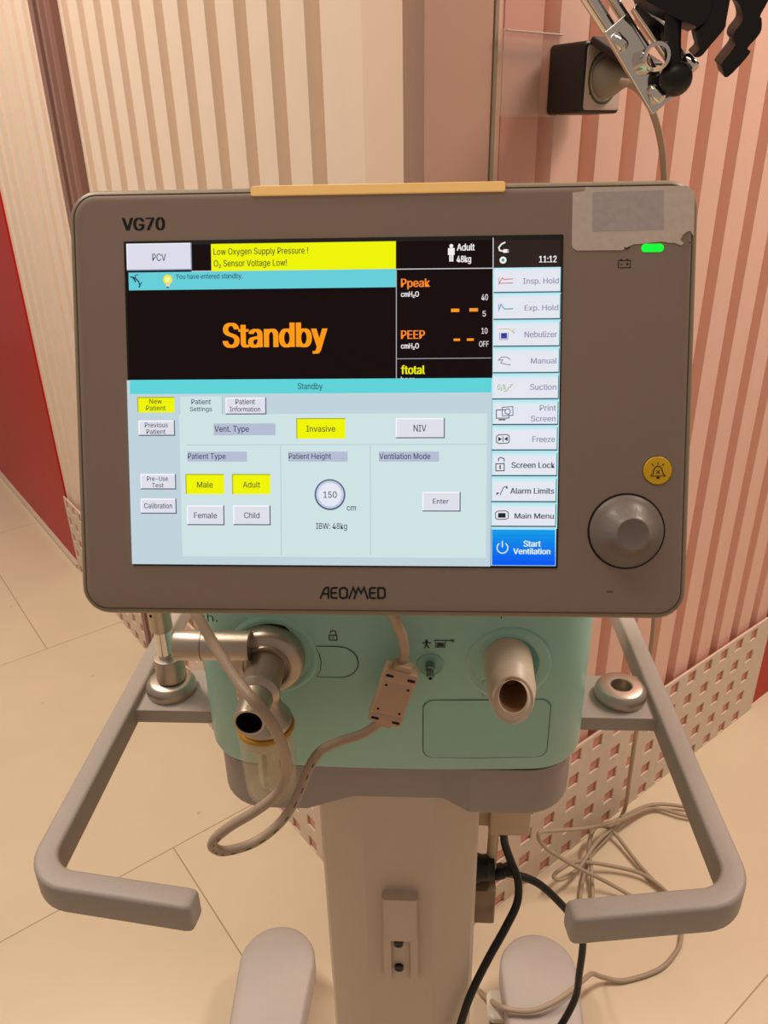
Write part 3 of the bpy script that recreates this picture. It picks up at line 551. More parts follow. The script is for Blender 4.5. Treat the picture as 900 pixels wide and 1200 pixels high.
# teal main unit: plan with round front corners and a slightly bowed front
def plan(hw, y0, y1, R, bow, n=10, m=14):
    p = []
    for i in range(m + 1):                            # bowed front, left to right
        u = -1 + 2 * i / m; x = u * (hw - R); p.append((XC + x, y0 + bow * (x / hw) ** 2))
    yb_ = y0 + bow * ((hw - R) / hw) ** 2
    for i in range(1, n + 1):
        a = PI / 2 * i / n; p.append((XC + hw - R + R * math.sin(a), yb_ + R * (1 - math.cos(a)) + bow * 0.2 * i / n))
    p += [(XC + hw, y1 - 0.02), (XC + hw - 0.006, y1 - 0.006), (XC + hw - 0.02, y1), (XC - hw + 0.02, y1), (XC - hw + 0.006, y1 - 0.006), (XC - hw, y1 - 0.02)]
    for i in range(n, 0, -1):
        a = PI / 2 * i / n; p.append((XC - hw + R - R * math.sin(a), yb_ + R * (1 - math.cos(a)) + bow * 0.2 * i / n))
    return p
def inset(p, d, cy=0.2):
    return [(XC + (x - XC) * (1 - d / 0.165), cy + (y - cy) * (1 - d / 0.1)) for x, y in p]
P = plan(0.1755, 0.100, 0.31, 0.050, 0.007)
mb = MB()
mb.add(loft([[(x, y, z) for x, y in inset(P, d)] for d, z in ((0.006, 0.8885), (0.003, 0.8890), (0.001, 0.8903), (0, 0.893), (0, 1.112), (0.002, 1.118), (0.007, 1.120))]), teal)
unit = mb.build('main_unit', vent, 40, label='teal main unit below the display')
def yf(x): return 0.100 + 0.007 * ((x - XC) / 0.1755) ** 2     # front surface of the main unit
MFt = lambda x, z, out=0.0: fr((x, yf(x) - out, z), (1, 0, 0), (0, 0, 1), (0, -1, 0))   # local z points out to the user
def facemarks(name, prims, label, par=unit):
    mb = MB()
    for k, (kind, *a) in enumerate(prims):
        if kind == 'l':
            w_, pts = a; M = MFt(sum(p[0] for p in pts) / len(pts), 0, 0.0006); cx = M[0][3]
            mb.add(stroke([(p[0] - cx, p[1]) for p in pts], w_, 0, M), ink)
        elif kind == 'p':
            pts, = a; M = MFt(pts[0][0], 0, 0.0006); mb.add(([M @ V((p[0] - pts[0][0], p[1], 0)) for p in pts], [list(range(len(pts)))]), ink)
        else:
            s, xa, xb, zb, zt = a; M = MFt((xa + xb) / 2, 0, 0.0006); cx = M[0][3]; mb.add(text(s, xa - cx, xb - cx, zb, zt, 0, M, 0.0), ink)
    return mb.build(name, par, label=label)
facemarks('port_lettering', [('t', 'Ex', -0.1410, -0.1332, 1.0447, 1.0525), ('t', 'h.', -0.1316, -0.1232, 1.0447, 1.0525)], 'small dark Exh. lettering over the left port')
facemarks('port_lettering', [('t', 'Insp.', 0.0965, 0.1165, 1.0548, 1.0626)], 'small dark lettering over the right port')
facemarks('padlock_symbol', [('l', 0.0008, [(-0.030, 1.0352), (-0.030, 1.0304), (-0.0238, 1.0304), (-0.0238, 1.0352), (-0.030, 1.0352)]), ('l', 0.0008, [(-0.0288, 1.0372), (-0.0283, 1.0392), (-0.0265, 1.0398), (-0.0246, 1.0390), (-0.0242, 1.0355)]), ('p', [(-0.0274, 1.0336), (-0.0264, 1.0336), (-0.0264, 1.0322), (-0.0274, 1.0322)])], 'dark open padlock symbol')
hd = [(0.0504 + 0.0009 * math.cos(2 * PI * k / 12), 1.0314 + 0.0009 * math.sin(2 * PI * k / 12)) for k in range(12)]
facemarks('port_symbols', [('p', hd), ('l', 0.0014, [(0.0504, 1.0304), (0.0504, 1.027)]), ('l', 0.0009, [(0.0470, 1.0284), (0.0504, 1.0300), (0.0538, 1.0284)]), ('l', 0.001, [(0.0504, 1.0274), (0.0486, 1.0237)]), ('l', 0.001, [(0.0504, 1.0274), (0.0523, 1.0237)]),
  ('l', 0.0008, [(0.0565, 1.0316), (0.0694, 1.0312), (0.0730, 1.0322)]), ('l', 0.0008, [(0.0700, 1.0312), (0.0730, 1.0303)]), ('l', 0.0007, [(0.0570, 1.0296), (0.0580, 1.0290), (0.0580, 1.0248), (0.0655, 1.0248), (0.0655, 1.0290), (0.0664, 1.0296)]), ('p', [(0.0590, 1.0290), (0.0646, 1.0290), (0.0646, 1.0256), (0.0590, 1.0256)])], 'dark person and nebulizer symbols')
# port surrounds
IX, IZ = 0.1175, 1.0072; EX, EZ = -0.0815, 1.0142
def ringport(x, z, ro, ri, name, label, inner=teal_shaded):
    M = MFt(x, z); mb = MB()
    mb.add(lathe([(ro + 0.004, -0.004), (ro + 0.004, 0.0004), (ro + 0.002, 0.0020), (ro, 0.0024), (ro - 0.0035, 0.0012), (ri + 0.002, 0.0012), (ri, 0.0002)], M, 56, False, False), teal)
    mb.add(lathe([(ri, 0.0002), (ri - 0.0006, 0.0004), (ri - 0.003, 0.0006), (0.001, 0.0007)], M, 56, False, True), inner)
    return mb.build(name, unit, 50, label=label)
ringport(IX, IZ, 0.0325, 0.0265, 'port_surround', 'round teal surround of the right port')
ringport(EX + 0.0034, EZ - 0.0005, 0.0352, 0.0325, 'port_surround', 'round teal surround of the left port', recess_shadow)
# latch flap (D shape), service door, nebulizer port
def outline_panel(pts, name, label, lift=0.0005, line=0.0008):
    """a flush panel on the bowed front: a surface that follows the bow and the dark gap round it"""
    n = len(pts); dense = []
    for i in range(n):
        a, b_ = pts[i], pts[(i + 1) % n]; m = max(1, int(math.dist(a, b_) / 0.005))
        dense += [(a[0] + (b_[0] - a[0]) * k / m, a[1] + (b_[1] - a[1]) * k / m) for k in range(m)]
    xa, xb = min(p[0] for p in pts), max(p[0] for p in pts); vs = []; fs = []; N = 24
    for i in range(N + 1):
        x = xa + (xb - xa) * (0.002 + 0.996 * i / N); zs = []
        for k in range(n):
            a, b_ = pts[k], pts[(k + 1) % n]
            if (a[0] - x) * (b_[0] - x) < 0: zs.append(a[1] + (b_[1] - a[1]) * (x - a[0]) / (b_[0] - a[0]))
        z0, z1 = min(zs), max(zs); vs += [(x, yf(x) - lift, z0), (x, yf(x) - lift, z1), (x, yf(x) + 0.003, z0), (x, yf(x) + 0.003, z1)]
    for i in range(N):
        o = 4 * i; fs += [[o, o + 4, o + 5, o + 1], [o, o + 2, o + 6, o + 4], [o + 1, o + 5, o + 7, o + 3]]
    fs += [[0, 1, 3, 2], [4 * N, 4 * N + 1, 4 * N + 3, 4 * N + 2]]
    mb = MB(); mb.add((vs, fs), teal)
    cx = sum(p[0] for p in pts) / n; cz = sum(p[1] for p in pts) / n; q = []
    for x, z in dense:
        d = math.hypot(x - cx, z - cz); k = (d + line) / d; q.append((cx + (x - cx) * k, cz + (z - cz) * k))
    n = len(dense); vs = [(x, yf(x) - lift - 0.00006, z) for x, z in dense] + [(x, yf(x) - lift - 0.00006, z) for x, z in q]
    mb.add((vs, [[i, (i + 1) % n, n + (i + 1) % n, n + i] for i in range(n)]), mat('seam_gap', '1d2a27', 0.7))
    return mb.build(name, unit, 30, label=label)
D = [(-0.0422, 1.0236)] + [(-0.023 + 0.0158 * math.sin(PI * i / 14), 1.0082 + 0.0154 * math.cos(PI * i / 14)) for i in range(15)] + [(-0.0422, 0.9925), (-0.0388, 1.0), (-0.0378, 1.008), (-0.0389, 1.016)]
outline_panel(D, 'latch_flap', 'D shaped latch flap')
dr = rrect(0.109, 0.064, 0.009, 6, 0.1025, 0.9375)
outline_panel(dr, 'service_door', 'rounded service door under the right port', 0.0005, 0.0006)
outline_panel([(0.0982, 0.9900), (0.0986, 0.9735), (0.1385, 0.9740), (0.1380, 0.9900)], 'port_tongue', 'teal tongue between port and door', 0.0003, 0.0003)
mb = MB(); M = MFt(0.0535, 1.0066)
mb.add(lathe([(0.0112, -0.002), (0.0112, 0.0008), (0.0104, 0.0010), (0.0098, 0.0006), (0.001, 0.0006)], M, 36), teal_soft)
mb.add(lathe([(0.0042, 0), (0.0042, 0.008), (0.0036, 0.0085), (0.0030, 0.0088), (0.0030, 0.013), (0.0036, 0.014), (0.0026, 0.018), (0.0014, 0.0182)], M, 24), mat('nipple_metal', '8b9a92', 0.3, 0.7))
mb.add(lathe([(0.0014, 0.0183), (0.0002, 0.0183)], M, 16), hole_black)
mb.build('nebulizer_port', unit, 40, label='small metal nebulizer nipple')

# right inspiratory port: beige tube with a slanted end
mb = MB(); n = 48; R = 0.0172; th = math.radians(30); M0 = fr((IX, yf(IX), IZ), (1, 0, 0), (0, 0, 1), (0, -1, 0))
def cutring(r, d0, n=48, r2=None, dz=0.0, tilt=th):
    return [(r * math.cos(2 * PI * k / n), r * math.sin(2 * PI * k / n) + dz, d0 - math.tan(tilt) * (r * math.sin(2 * PI * k / n))) for k in range(n)]
L0 = 0.0465
def cr(r, d, t=th, up=0.0): return cutring(r, d, dz=0.006 * (1 - d / L0) + up, tilt=t)
mb.add(loft([cr(0.0203, 0.0, 0), cr(0.0200, 0.012, 0.15), cr(0.0194, L0 - 0.0140), cr(0.0196, L0 - 0.0125), cr(0.0190, L0 - 0.010), cr(0.0176, L0 - 0.0065), cr(0.0170, L0 - 0.002), cr(0.0160, L0), cr(0.0140, L0 - 0.0006), cr(0.0124, L0 + 0.0004, up=0.0022), cr(0.0114, L0 + 0.0006, up=0.0036), cr(0.0108, L0, up=0.0038)], M0, True, False), beige_port)
mb.add(loft([cr(0.0108, L0, up=0.0038), cr(0.0104, L0 - 0.010, up=0.003), cr(0.0092, L0 - 0.03, up=0.001)], M0, False, True), mat('port_inside', '8a6242', 0.6))
mb.build('inspiratory_port', vent, 40, label='beige tube with a slanted open end')

# left exhalation valve: disc, tube, side outlet, open port, water trap
ME = fr((EX, yf(EX), EZ), (1, 0, 0), (0, 0, 1), (0, -1, 0))
mb = MB()
mb.add(lathe([(0.0302, 0.001), (0.0306, 0.004), (0.0306, 0.011), (0.0290, 0.0150), (0.0270, 0.0165), (0.0208, 0.0180), (0.0204, 0.0200), (0.0190, 0.0200), (0.0186, 0.0185), (0.0160, 0.0185)], ME, 64, True, False), satin)
mb.add(lathe([(0.0158, 0.018), (0.0158, 0.048), (0.0170, 0.0495), (0.0172, 0.053), (0.0160, 0.0545), (0.0128, 0.0575)], ME, 48, False, False), satin)
valve = mb.build('exhalation_valve', vent, 40, label='satin metal valve disc and tube on the left port')
mb = MB(); mb.add(lathe([(0.0126, 0.056), (0.0121, 0.0845), (0.0118, 0.086), (0.0100, 0.086), (0.0098, 0.085)], ME, 48, False, False), satin)
mb.add(lathe([(0.0098, 0.0851), (0.0096, 0.07), (0.001, 0.068)], ME, 48, False, True), hole_black)
mb.build('open_spout', valve, 40, label='open metal spout facing the user')
MX = fr((EX - 0.026, yf(EX) - 0.0115, EZ + 0.0165), (0, -1, 0), (0, 0, 1), (-1, 0, 0)); MX = fr((EX - 0.0145, 0.082, 1.0368), (0, 1, 0), (0, 0, 1), (-1, 0, 0))
mb = MB(); mb.add(lathe([(0.0122, -0.004), (0.0122, 0.0335), (0.0117, 0.0338), (0.0117, 0.0344), (0.0126, 0.0348), (0.0126, 0.0560), (0.0118, 0.0575), (0.0090, 0.0575), (0.0090, 0.052)], MX, 40), satin)
mb.build('side_outlet', valve, 40, label='satin metal side outlet tube')
JX, JY = -0.0790, 0.0540
mb = MB(); MJ = T(JX, JY, 0)
mb.add(lathe([(0.0130, 1.010), (0.0140, 1.002), (0.0158, 0.996), (0.0190, 0.991), (0.0212, 0.988), (0.0216, 0.984), (0.0212, 0.9815)], MJ, 48), satin); cap = mb.build('trap_cap', valve, 40, label='metal cap of the water trap')
trap_mb = MB(); trap_mb.add(lathe([(0.0226, 0.9815), (0.0234, 0.980), (0.0234, 0.9785), (0.0228, 0.9775), (0.0200, 0.9775)], MJ, 48), amber_seal); trap_mb.build('trap_seal', valve, 40, label='amber seal ring')
mb = MB(); mb.add(lathe([(0.0226, 0.977), (0.0232, 0.974), (0.0224, 0.948), (0.0216, 0.919), (0.0204, 0.9135), (0.0160, 0.9110), (0.001, 0.9110)], MJ, 48, False, True), clear)
mb.add(lathe([(0.0212, 0.977), (0.0210, 0.948), (0.0202, 0.922), (0.0182, 0.9145), (0.001, 0.9135)][::-1], MJ, 48, True, False), clear)
mb.build('trap_jar', valve, 40, label='clear water trap jar')
mb = MB(); mb.add(lathe([(0.0052, 0.977), (0.0050, 0.950), (0.0040, 0.950), (0.0040, 0.960)], T(JX + 0.006, JY - 0.004, 0), 20), mat('trap_plastic', 'd9cbb0', 0.4)); mb.add(lathe([(0.0190, 0.977), (0.0190, 0.966), (0.0150, 0.9650)], MJ, 36), mat('trap_plastic', 'd9cbb0', 0.4))
for k in range(4):
    a = 0.6 + k * PI / 2; mb.add(rprism(0.0016, 0.010, 0.042, 0.0005, 0.0003, MJ @ Matrix.Rotation(a, 4, 'Z') @ T(0.008, 0, 0.918)), mat('trap_plastic', 'd9cbb0', 0.4))
mb.build('trap_insert', valve, 40)

# grey tray under the main unit
hw = 0.1680; y0 = 0.105; R = 0.046
pts = []
for x, y in ((XC - hw + R, y0), (-0.0617, y0), (-0.0200, 0.1215), (0.0670, 0.1215), (0.0915, y0), (XC + hw - R, y0)): pts.append((x, y))
for i in range(1, 9): a = PI / 2 * i / 8; pts.append((XC + hw - R + R * math.sin(a), y0 + R * (1 - math.cos(a))))
pts += [(XC + hw, 0.30), (XC - hw, 0.30)]
for i in range(8, 0, -1): a = PI / 2 * i / 8; pts.append((XC - hw + R - R * math.sin(a), y0 + R * (1 - math.cos(a))))
mb = MB(); mb.add(loft([[(x, y, z) for x, y in inset(pts, d)] for d, z in ((0.0025, 0.8335), (0.0007, 0.8340), (0, 0.836), (0, 0.887))]), grey_tray)
mb.build('lower_tray', vent, 30, label='grey tray below the teal unit')
# column
mb = MB(); cp = [(-0.0610, 0.166), (-0.0570, 0.158), (-0.0140, 0.126), (-0.0120, 0.125), (0.0590, 0.125), (0.0610, 0.126), (0.1020, 0.158), (0.1065, 0.166), (0.1065, 0.262), (0.1005, 0.268), (-0.0550, 0.268), (-0.0610, 0.262)]
mb.add(prism(cp, 0.075, 0.834), column_paint); column = mb.build('column', vent, 20, label='beige faceted column')
MBk = fr((0.0245, 0.125, 0.0), (1, 0, 0), (0, 0, 1), (0, -1, 0))
mb = MB()
mb.add(box(-0.0185, 0.0185, 0.562, 0.698, -0.002, 0.0025, MBk), column_paint)
for s in (-1, 1):
    mb.add(box(*sorted((s * 0.0185, s * 0.0165)), 0.562, 0.698, 0.0025, 0.0062, MBk), column_paint)
    mb.add(box(*sorted((s * 0.0185, s * 0.0105)), 0.562, 0.698, 0.0062, 0.0085, MBk), column_paint)
mb.add(loft([[(-0.0172, 0.700, 0.0), (0.0172, 0.700, 0.0), (0.0172, 0.6405, 0.0), (-0.0172, 0.6405, 0.0)], [(-0.0172, 0.700, 0.0120), (0.0172, 0.700, 0.0120), (0.0172, 0.6395, 0.0140), (-0.0172, 0.6395, 0.0140)]], MBk), column_paint)
mb.build('accessory_rail', column, 30, label='slotted accessory rail on the column')
for z in (0.6262, 0.5860):
    MB().add(lathe([(0.0050, 0.0), (0.0050, 0.0038), (0.0030, 0.0042), (0.0012, 0.0032)], MBk @ T(-0.0025, z - 0.004, 0.0022), 24), black).build('rail_screw', column)
# handles
sec = rrect(0.0182, 0.0265, 0.0034, 4)
def handle(sx, label):
    ex = 0.1315; hx_ = 0.2565; pts = [(hx_, 0.345), (hx_, 0.25), (hx_, 0.15), (hx_, 0.05), (hx_, -0.0155)]
    cx, cy, R = hx_ - 0.031, -0.0155, 0.031
    a1 = math.radians(80)
    for i in range(1, 11): a = a1 * i / 10; pts.append((cx + R * math.cos(a), cy - R * math.sin(a)))
    xe, ye = pts[-1]
    for t in (0.25, 0.5, 0.75, 0.93, 0.97, 0.99, 1.0): x = xe + (ex - xe) * t; pts.append((x, ye + (-0.0590 - ye) * t))
    N = len(pts); P3 = [(XC - 0.003 + sx * x, y, 0.920 - 0.01325) for x, y in pts]
    if sx < 0: pass
    mb = MB(); mb.add(sweep(P3, sec, scale=lambda i: (1.0, 0.96, 0.86, 0.70)[max(0, i - (N - 4))] if i > N - 4 else 1.0), grey_paint)
    h = mb.build('handle', vent, 50, label=label)
    xi = XC - 0.003 + sx * 0.250; xo = XC + sx * 0.150
    mb = MB(); mb.add(box(min(xi, xo), max(xi, xo), 0.148, 0.2115, 0.898, 0.9125), grey_paint); mb.build('crossbar', h, 30)
    mb = MB(); mb.add(lathe([(0.0238, 0.9125), (0.0243, 0.9165), (0.0238, 0.9215), (0.0215, 0.9253), (0.0185, 0.9268), (0.0108, 0.9270), (0.0098, 0.9262), (0.0094, 0.9225), (0.0094, 0.9150), (0.001, 0.9150)], T(XC - 0.003 + sx * 0.2205, 0.1795, 0), 48), satin); mb.build('post_ring', h, 40, label='satin metal mounting ring')
handle(-1, 'left grey handle bar'); handle(1, 'right grey handle bar')
# base and legs
mb = MB(); mb.add(rprism(0.36, 0.17, 0.055, 0.03, 0.006, T(XC, 0.215, 0.055)), white_paint); base = mb.build('base', vent, 40)
for sx in (-1, 1):
    cx = XC + sx * 0.2265; pl = []
    hw0, hw1 = 0.0505, 0.0660
    pl += [(cx - hw0, 0.16), (cx + hw0, 0.16)]
    for i in range(0, 17):
        a = PI * i / 16; pl.append((cx + hw1 * math.cos(a), 0.436 + hw1 * 1.0 * math.sin(a)))
    ccy = 0.38
    def ins(d): return [(cx + (x - cx) * (1 - d / 0.066), ccy + (y - ccy) * (1 - d / 0.13)) for x, y in pl]
    mb = MB(); mb.add(loft([[(x, y, z) for x, y in ins(d)] for d, z in ((0.002, 0.070), (0, 0.074), (0, 0.112), (0.0015, 0.1165), (0.006, 0.1195), (0.02, 0.1210))]), white_paint)
    leg = mb.build('leg', vent, 40, label='white rounded rear leg')
    mb = MB(); yy = 0.40; xc = cx - 0.071 if sx > 0 else cx + 0.02
    mb.add(lathe([(0.026, -0.011), (0.029, -0.009), (0.029, 0.009), (0.026, 0.011)], fr((xc, yy, 0.029), (0, 1, 0), (0, 0, 1), (1, 0, 0)), 32), black_rubber)
    mb.add(rprism(0.036, 0.052, 0.016, 0.012, 0.005, T(xc, yy + 0.002, 0.058)), mat('caster_cover', 'd9cfc0', 0.25, coat=0.5)); mb.add(box(xc, xc + 0.03, yy - 0.008, yy + 0.008, 0.064, 0.072), mat('caster_cover', 'd9cfc0', 0.25, coat=0.5)); mb.build('caster', leg, 40, label='dark caster wheel under a pale cover')
# connector box, plug and bracket on the column's right side
mb = MB(); mb.add(rprism(0.046, 0.060, 0.140, 0.003, 0.002, T(0.1450, 0.2330, 0.6945)), mat('connector_beige', 'c4ab90', 0.5)); mb.add(box(0.108, 0.124, 0.212, 0.25, 0.70, 0.80), mat('connector_beige', 'c4ab90', 0.5)); box_o = mb.build('connector_box', vent, 40, label='beige box below the tray')
mb = MB(); mb.add(tube([(0.1290, 0.214, 0.70), (0.1275, 0.214, 0.62)], 0.0062, 16, 2), mat('connector_beige', 'c4ab90', 0.5)); mb.build('stub_tube', vent, 40)
mb = MB(); MP = fr((0.1065, 0.205, 0.640), (0, 1, 0), (0, 0, 1), (1, 0, 0)); mb.add(lathe([(0.017, 0), (0.017, 0.004), (0.0150, 0.010), (0.0155, 0.016), (0.0135, 0.018), (0.0125, 0.024)], MP, 28), black); mb.build('power_inlet', vent, 40, label='black power inlet')
mb = MB(); mb.add(rprism(0.026, 0.022, 0.055, 0.003, 0.001, T(0.1195, 0.20, 0.566)), mat('smoky_bracket', '9b8066', 0.3, trans=0.35)); mb.build('cable_bracket', vent, 40, label='smoky plastic cable bracket')

# ------------------------------------------------------------------ things on and around the ventilator
post = thing('support_post', 'chrome support post standing in the metal ring on the left handle', 'post', (-0.2030, 0.1795, 0.9155))
mb = MB(); mb.add(lathe([(0.0092, 0.9155), (0.0092, 0.928), (0.0144, 0.9285), (0.0146, 0.9520), (0.0140, 0.9540), (0.0105, 0.9546), (0.006, 0.9540)], T(-0.2010, 0.1795, 0), 40), satin); mb.build('socket_sleeve', post, 40, label='satin metal sleeve')
mb = MB(); mb.add(lathe([(0.0080, 0.953), (0.0080, 1.05)], T(-0.2030, 0.1795, 0), 32), chrome); mb.build('rod', post, 40, label='mirror chrome rod')
mb = MB(); mb.add(lathe([(0.0100, 0.9850), (0.0106, 0.9862), (0.0106, 1.15), (0.009, 1.152)], T(-0.2030, 0.1795, 0), 36), satin); mb.add(lathe([(0.0016, 0.0), (0.0002, 0.0)], fr((-0.2070, 0.1694, 1.0060), (1, 0, 0), (0, 0, 1), (0, -1, 0)), 14), hole_black); mb.build('upper_sleeve', post, 40, label='satin upper sleeve with a pin hole')

cab = thing('sensor_cable', 'beige cable looping below the display with a boxy ferrite block', 'cable', (0.0, 0.06, 0.95))
mb = MB(); mb.add(tube(CABLE['sensor'], 0.0040, 14, 10), beige_cable)
SP = catmull(CABLE['sensor'], 10)
mb.build('cord', cab, 60); MB().add(tube(CABLE['sensor2'], 0.0040, 14, 10), beige_cable).build('cord', cab, 60)
# printed dashes along the lower run of the cord
mb = MB()
for k in range(106, 172, 5):
    p, q_ = SP[k], SP[k + 2]; n_ = (V(cam.location) - p).normalized(); n_ = (n_ + V((0, 0, -0.75))).normalized(); t_ = (q_ - p).normalized(); n_ = (n_ - t_ * n_.dot(t_)).normalized(); s_ = t_.cross(n_) * 0.00042
    mb.add(([p + n_ * 0.00412 + s_, q_ + n_ * 0.00412 + s_, q_ + n_ * 0.00412 - s_, p + n_ * 0.00412 - s_], [[0, 1, 2, 3]]), ink)
mb.build('printed_marks', cab, label='dark printing along the cord')
f = [V(p) for p in CABLE['ferrite']]; ax = ((f[0] + f[1]) - (f[2] + f[3])).normalized(); cen = (f[0] + f[1] + f[2] + f[3]) / 4
sd = ((f[1] + f[2]) - (f[0] + f[3])).normalized(); out = sd.cross(ax).normalized()
if out.y > 0: out = -out
sd = ax.cross(out); MF = fr(cen - out * 0.007, sd, ax, out)
mb = MB(); mb.add(rprism(0.0270, 0.0400, 0.0135, 0.003, 0.0022, MF), ferrite_m)
for s in (-1, 1): mb.add(rprism(0.0280, 0.0115, 0.0142, 0.0028, 0.0020, MF @ T(0, s * 0.0215, -0.0004)), ferrite_m); mb.add(rprism(0.0150, 0.006, 0.0110, 0.002, 0.0015, MF @ T(0, s * 0.0288, 0.001)), ferrite_m)
blk = mb.build('ferrite_block', cab, 40, label='boxy brown ferrite block')
for sx in (-1, 1):
    for sy in (-1, 1):
        MB().add(lathe([(0.00115, 0.01357), (0.0002, 0.01358)], MF @ T(sx * 0.0090, sy * 0.0125, 0), 14), hole_black).build('pin_hole', blk)
        MB().add(prism(rrect(0.0066, 0.0026, 0.0012, 3, sx * 0.0088, sy * 0.0222), 0.01372, 0.01386, MF), hole_black).build('slot', blk)

def cord(name, pts, r, m, label, **kw):
    o = MB().add(tube(pts, r, 12, 8), m).build(name, None, 60); o['label'] = label; o['category'] = 'cable'; return o
cord('power_cord', CABLE['blk1'] + [(0.07, 0.09, 0.30), (0.05, 0.08, 0.12), (0.06, 0.06, 0.012), (0.12, 0.0, 0.008)], 0.0047, black_rubber, 'black cord hanging from the beige box in front of the column')
pc = thing('power_cord', 'black cord plugged into the column and passing behind the right handle end', 'cable', (0.14, 0.22, 0.5))
MB().add(tube(CABLE['blk2'] + [(0.21, 0.16, 0.14), (0.22, 0.10, 0.02), (0.26, 0.02, 0.007)], 0.0047, 12, 8), black_rubber).build('cord', pc, 60)
mb = MB(); mb.add(lathe([(0.0085, 0), (0.0095, 0.002), (0.0092, 0.012), (0.0080, 0.0125), (0.0080, 0.016), (0.0088, 0.0165), (0.0070, 0.026), (0.005, 0.027)], fr((0.1310, 0.214, 0.622), (0, 1, 0), (-0.3, 0, 0.95), (0.95, 0, 0.30)), 24), black); mb.build('plug', pc, 40, label='ribbed black plug')
gc = CABLE['floorA']; g2 = CABLE['floorA2']
cord('mains_cable', CABLE['drop'] + gc + g2, 0.0042, floor_cable, 'long grey beige cable from the wall plug down to the tangle on the floor')
cord('floor_cable', CABLE['floorB'], 0.0040, floor_cable, 'beige cable lying in wide loops on the floor behind the right handle')

# wall socket on its clear plate
pl = thing('mounting_plate', 'clear plastic plate on the pink wall behind the black socket box', 'plate', CO + RD * 0.165 + V((0, 0, 1.47)))
mb = MB(); mb.add(rprism(0.102, 0.088, 0.005, 0.003, 0.0008, MR @ fr((0.170, 0.0, 1.471), (1, 0, 0), (0, 0, 1), (0, 1, 0)) @ T(0, 0, 0.0075)), acrylic); mb.build('clear_plate', pl, 30)
MB().add(rprism(0.096, 0.0015, 0.003, 0.0005, 0.0003, MR @ fr((0.172, 0.0125, 1.5135), (1, 0, 0), (0, 0, 1), (0, 1, 0))), socket_face).build('plate_edge', pl)
sk = thing('wall_socket', 'black wall socket box with a pale face and flip lid', 'socket', CO + RD * 0.235 + V((0, 0, 1.465)))
MK_ = MR @ fr((0.2355, 0.013, 1.4655), (1, 0, 0), (0, 0, 1), (0, 1, 0))     # local z out of the wall
mb = MB(); mb.add(rprism(0.074, 0.074, 0.053, 0.006, 0.003, MK_), socket_black); mb.build('housing', sk, 40, label='black socket housing')
mb = MB(); mb.add(rprism(0.066, 0.066, 0.0015, 0.004, 0.0006, MK_ @ T(0.0015, -0.0005, 0.0525)), socket_face); mb.add(lathe([(0.002, 0.0), (0.0003, 0.0005)], MK_ @ T(-0.022, -0.016, 0.0541), 12), socket_black); mb.build('face_plate', sk, 40, label='pale square face plate')
mb = MB(); mb.add(lathe([(0.0275, 0.054), (0.0275, 0.0552), (0.0255, 0.0552), (0.0255, 0.054)], MK_, 40, False, False), green_ring); mb.build('socket_ring', sk, 40, label='dark green ring round the socket')
mb = MB(); mb.add(rprism(0.066, 0.064, 0.008, 0.005, 0.002, MK_ @ T(0.0, 0.0345, 0.0535) @ Matrix.Rotation(math.radians(118), 4, 'X') @ T(0, 0.032, -0.008)), socket_black); mb.build('lid', sk, 40, label='open black flip lid')
pg = thing('mains_plug', 'grey round plug pushed into the black wall socket', 'plug', CO + RD * 0.2355 + RN * 0.08 + V((0, 0, 1.4655)))
mb = MB(); mb.add(lathe([(0.0215, 0.0552), (0.0215, 0.063), (0.0205, 0.066), (0.0150, 0.077), (0.0104, 0.088), (0.0082, 0.092), (0.0076, 0.128), (0.006, 0.130)], MK_ @ Matrix.Rotation(0.0, 4, 'X'), 36), plug_grey); mb.build('plug_body', pg, 40)

# hose holder on its chrome arm, upper right
HY = 0.30
hh = thing('hose_holder', 'chrome clamp with black ball joint and black hose hooks, above the wall socket', 'hose holder', (0.24, HY, 1.47))
def bar(a, b, w, d, m, name, label, up=(0, -1, 0), re=0.0012):
    a, b = V(a), V(b); t = (b - a); L_ = t.length; t.normalize(); u = V(up); u = (u - t * u.dot(t)).normalized(); s_ = t.cross(u)
    return MB().add(rprism(w, L_, d, 0.002, re, fr(a + t * L_ / 2 - u * d / 2, s_, t, u)), m).build(name, hh, 40, label=label)
bar((0.1985, HY + 0.006, 1.4835), (0.2445, HY + 0.006, 1.4240), 0.0215, 0.0060, chrome, 'clamp_plate', 'polished front clamp plate', up=(-0.25, -0.75, 0.6))
bar((0.2190, HY + 0.020, 1.4990), (0.2655, HY + 0.020, 1.4470), 0.0150, 0.0070, chrome, 'clamp_plate', 'polished rear clamp plate', up=(-0.25, -0.75, 0.6))
for k, (px, pz) in enumerate(((0.2065, 1.4660), (0.2405, 1.4285), (0.2640, 1.4500))):
    MB().add(lathe([(0.0040, 0), (0.0046, 0.001), (0.0046, 0.012), (0.0040, 0.013)], fr((px, HY - 0.004, pz), (0.75, 0, 0.65), (0.35, 0.85, -0.4), (-0.55, 0.52, 0.65)), 20), chrome).build('clamp_bolt', hh, 40, label='chrome bolt')
MB().add(tube([(0.1960, HY + 0.01, 1.4800), (0.1720, HY + 0.008, 1.5080), (0.1200, HY + 0.0, 1.5660), (0.04, HY + 0.02, 1.66), (-0.06, HY + 0.06, 1.76)], 0.0060, 18, 8), chrome).build('arm_tube', hh, 60, label='chrome arm tube')
MB().add(tube([(0.2270, HY + 0.012, 1.4660), (0.2060, HY + 0.012, 1.4900), (0.1830, HY + 0.012, 1.5170), (0.15, HY + 0.02, 1.556)], 0.0042, 16, 6), chrome).build('tension_rod', hh, 60, label='thin chrome rod')
MRg = fr((0.2325, HY - 0.006, 1.4590), (0.949, -0.316, 0.0), (-0.03, -0.09, 0.9955), (-0.3146, -0.944, -0.0949))
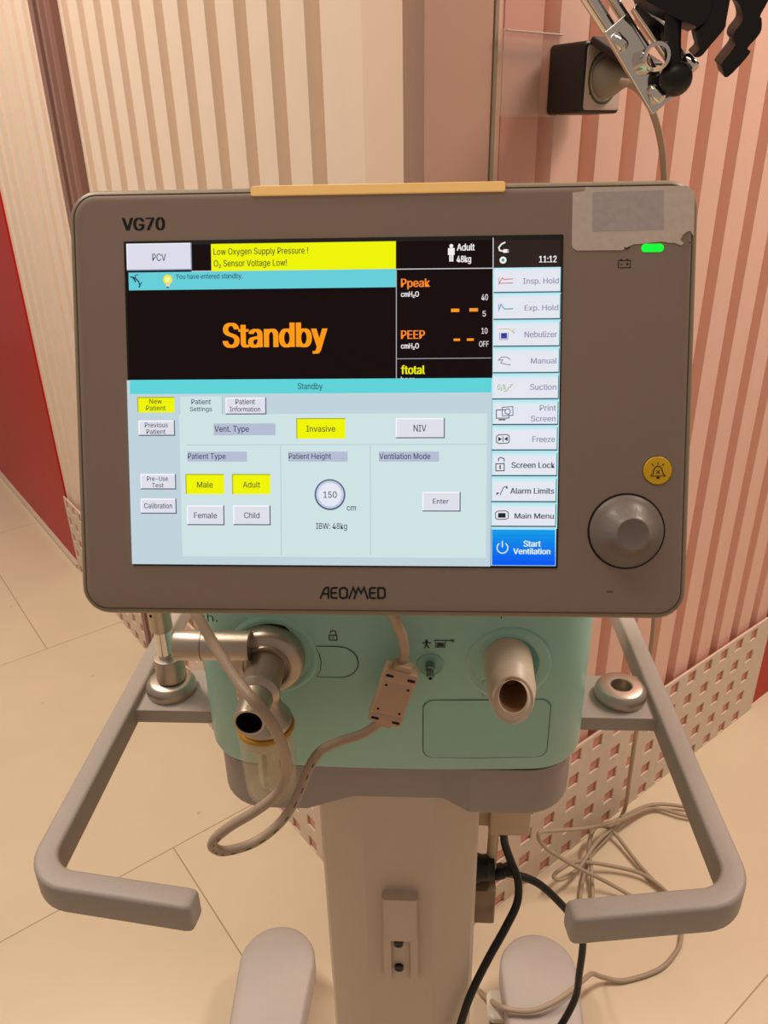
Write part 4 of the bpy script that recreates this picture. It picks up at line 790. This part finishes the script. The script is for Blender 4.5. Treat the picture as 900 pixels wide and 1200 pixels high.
MB().add(lathe([(0.0080, -0.007), (0.0105, -0.006), (0.0108, 0.0), (0.0105, 0.006), (0.0080, 0.007), (0.0075, 0.0), (0.0080, -0.007)], MRg, 36, False, False), chrome).build('clamp_ring', hh, 60, label='polished ring')
MB().add(lathe([(0.0128 * math.sin(PI * i / 16) + 1e-4, -0.0128 * math.cos(PI * i / 16)) for i in range(17)], T(0.2497, HY - 0.004, 1.4430), 36), black).build('ball_joint', hh, 60, label='black ball')
MB().add(tube([(0.2497, HY - 0.004, 1.4430), (0.2450, HY - 0.002, 1.4640), (0.2425, HY, 1.4900)], 0.0064, 18, 4), black).build('stem', hh, 60, label='black stem')
MH = fr((0, HY, 0), (1, 0, 0), (0, 0, 1), (0, -1, 0))
blkp = [(0.2119, 1.5040), (0.2158, 1.4971), (0.2217, 1.4941), (0.2345, 1.4881), (0.2452, 1.4831), (0.2603, 1.4776), (0.2724, 1.4849), (0.2851, 1.4999), (0.300, 1.535), (0.225, 1.54)]
MB().add(prism(blkp, -0.016, 0.010, MH), black).build('hook_block', hh, 30, label='black block carrying the hooks')
def hook(pts, label):
    P = catmull([(x, 0, z) for x, z in pts] + [(pts[0][0], 0, pts[0][1])], 4)[:-1]; mb = MB(); rings = []
    for d, k in ((-0.0145, 0.93), (-0.0135, 1.0), (0.0095, 1.0), (0.0105, 0.93)):
        cx = sum(p.x for p in P) / len(P); cz = sum(p.z for p in P) / len(P)
        rings.append([(cx + (p.x - cx) * (0.9 + 0.1 * k) - d * 0.10, cz + (p.z - cz) * (0.95 + 0.05 * k) - d * 0.25, d) for p in P])
    mb.add(loft(rings, MH), black); return mb.build('hose_hook', hh, 45, label=label)
hook([(0.2830, 1.5040), (0.2822, 1.4850), (0.2817, 1.4789), (0.2729, 1.4680), (0.2663, 1.4603), (0.2606, 1.4608), (0.2645, 1.4655), (0.2626, 1.4702), (0.2611, 1.4770), (0.2680, 1.4853), (0.2720, 1.5000)], 'shorter wavy black hose hook')
hook([(0.2780, 1.5100), (0.2840, 1.4990), (0.2892, 1.4952), (0.2936, 1.4885), (0.2942, 1.4828), (0.2896, 1.4762), (0.2896, 1.4714), (0.2919, 1.4671), (0.2832, 1.4550), (0.2845, 1.4516), (0.2895, 1.4455), (0.3040, 1.4614), (0.3017, 1.4653), (0.3096, 1.4752), (0.3090, 1.4843), (0.3076, 1.4870), (0.3126, 1.4990), (0.3150, 1.5150), (0.2950, 1.5300)], 'longer wavy black hose hook')
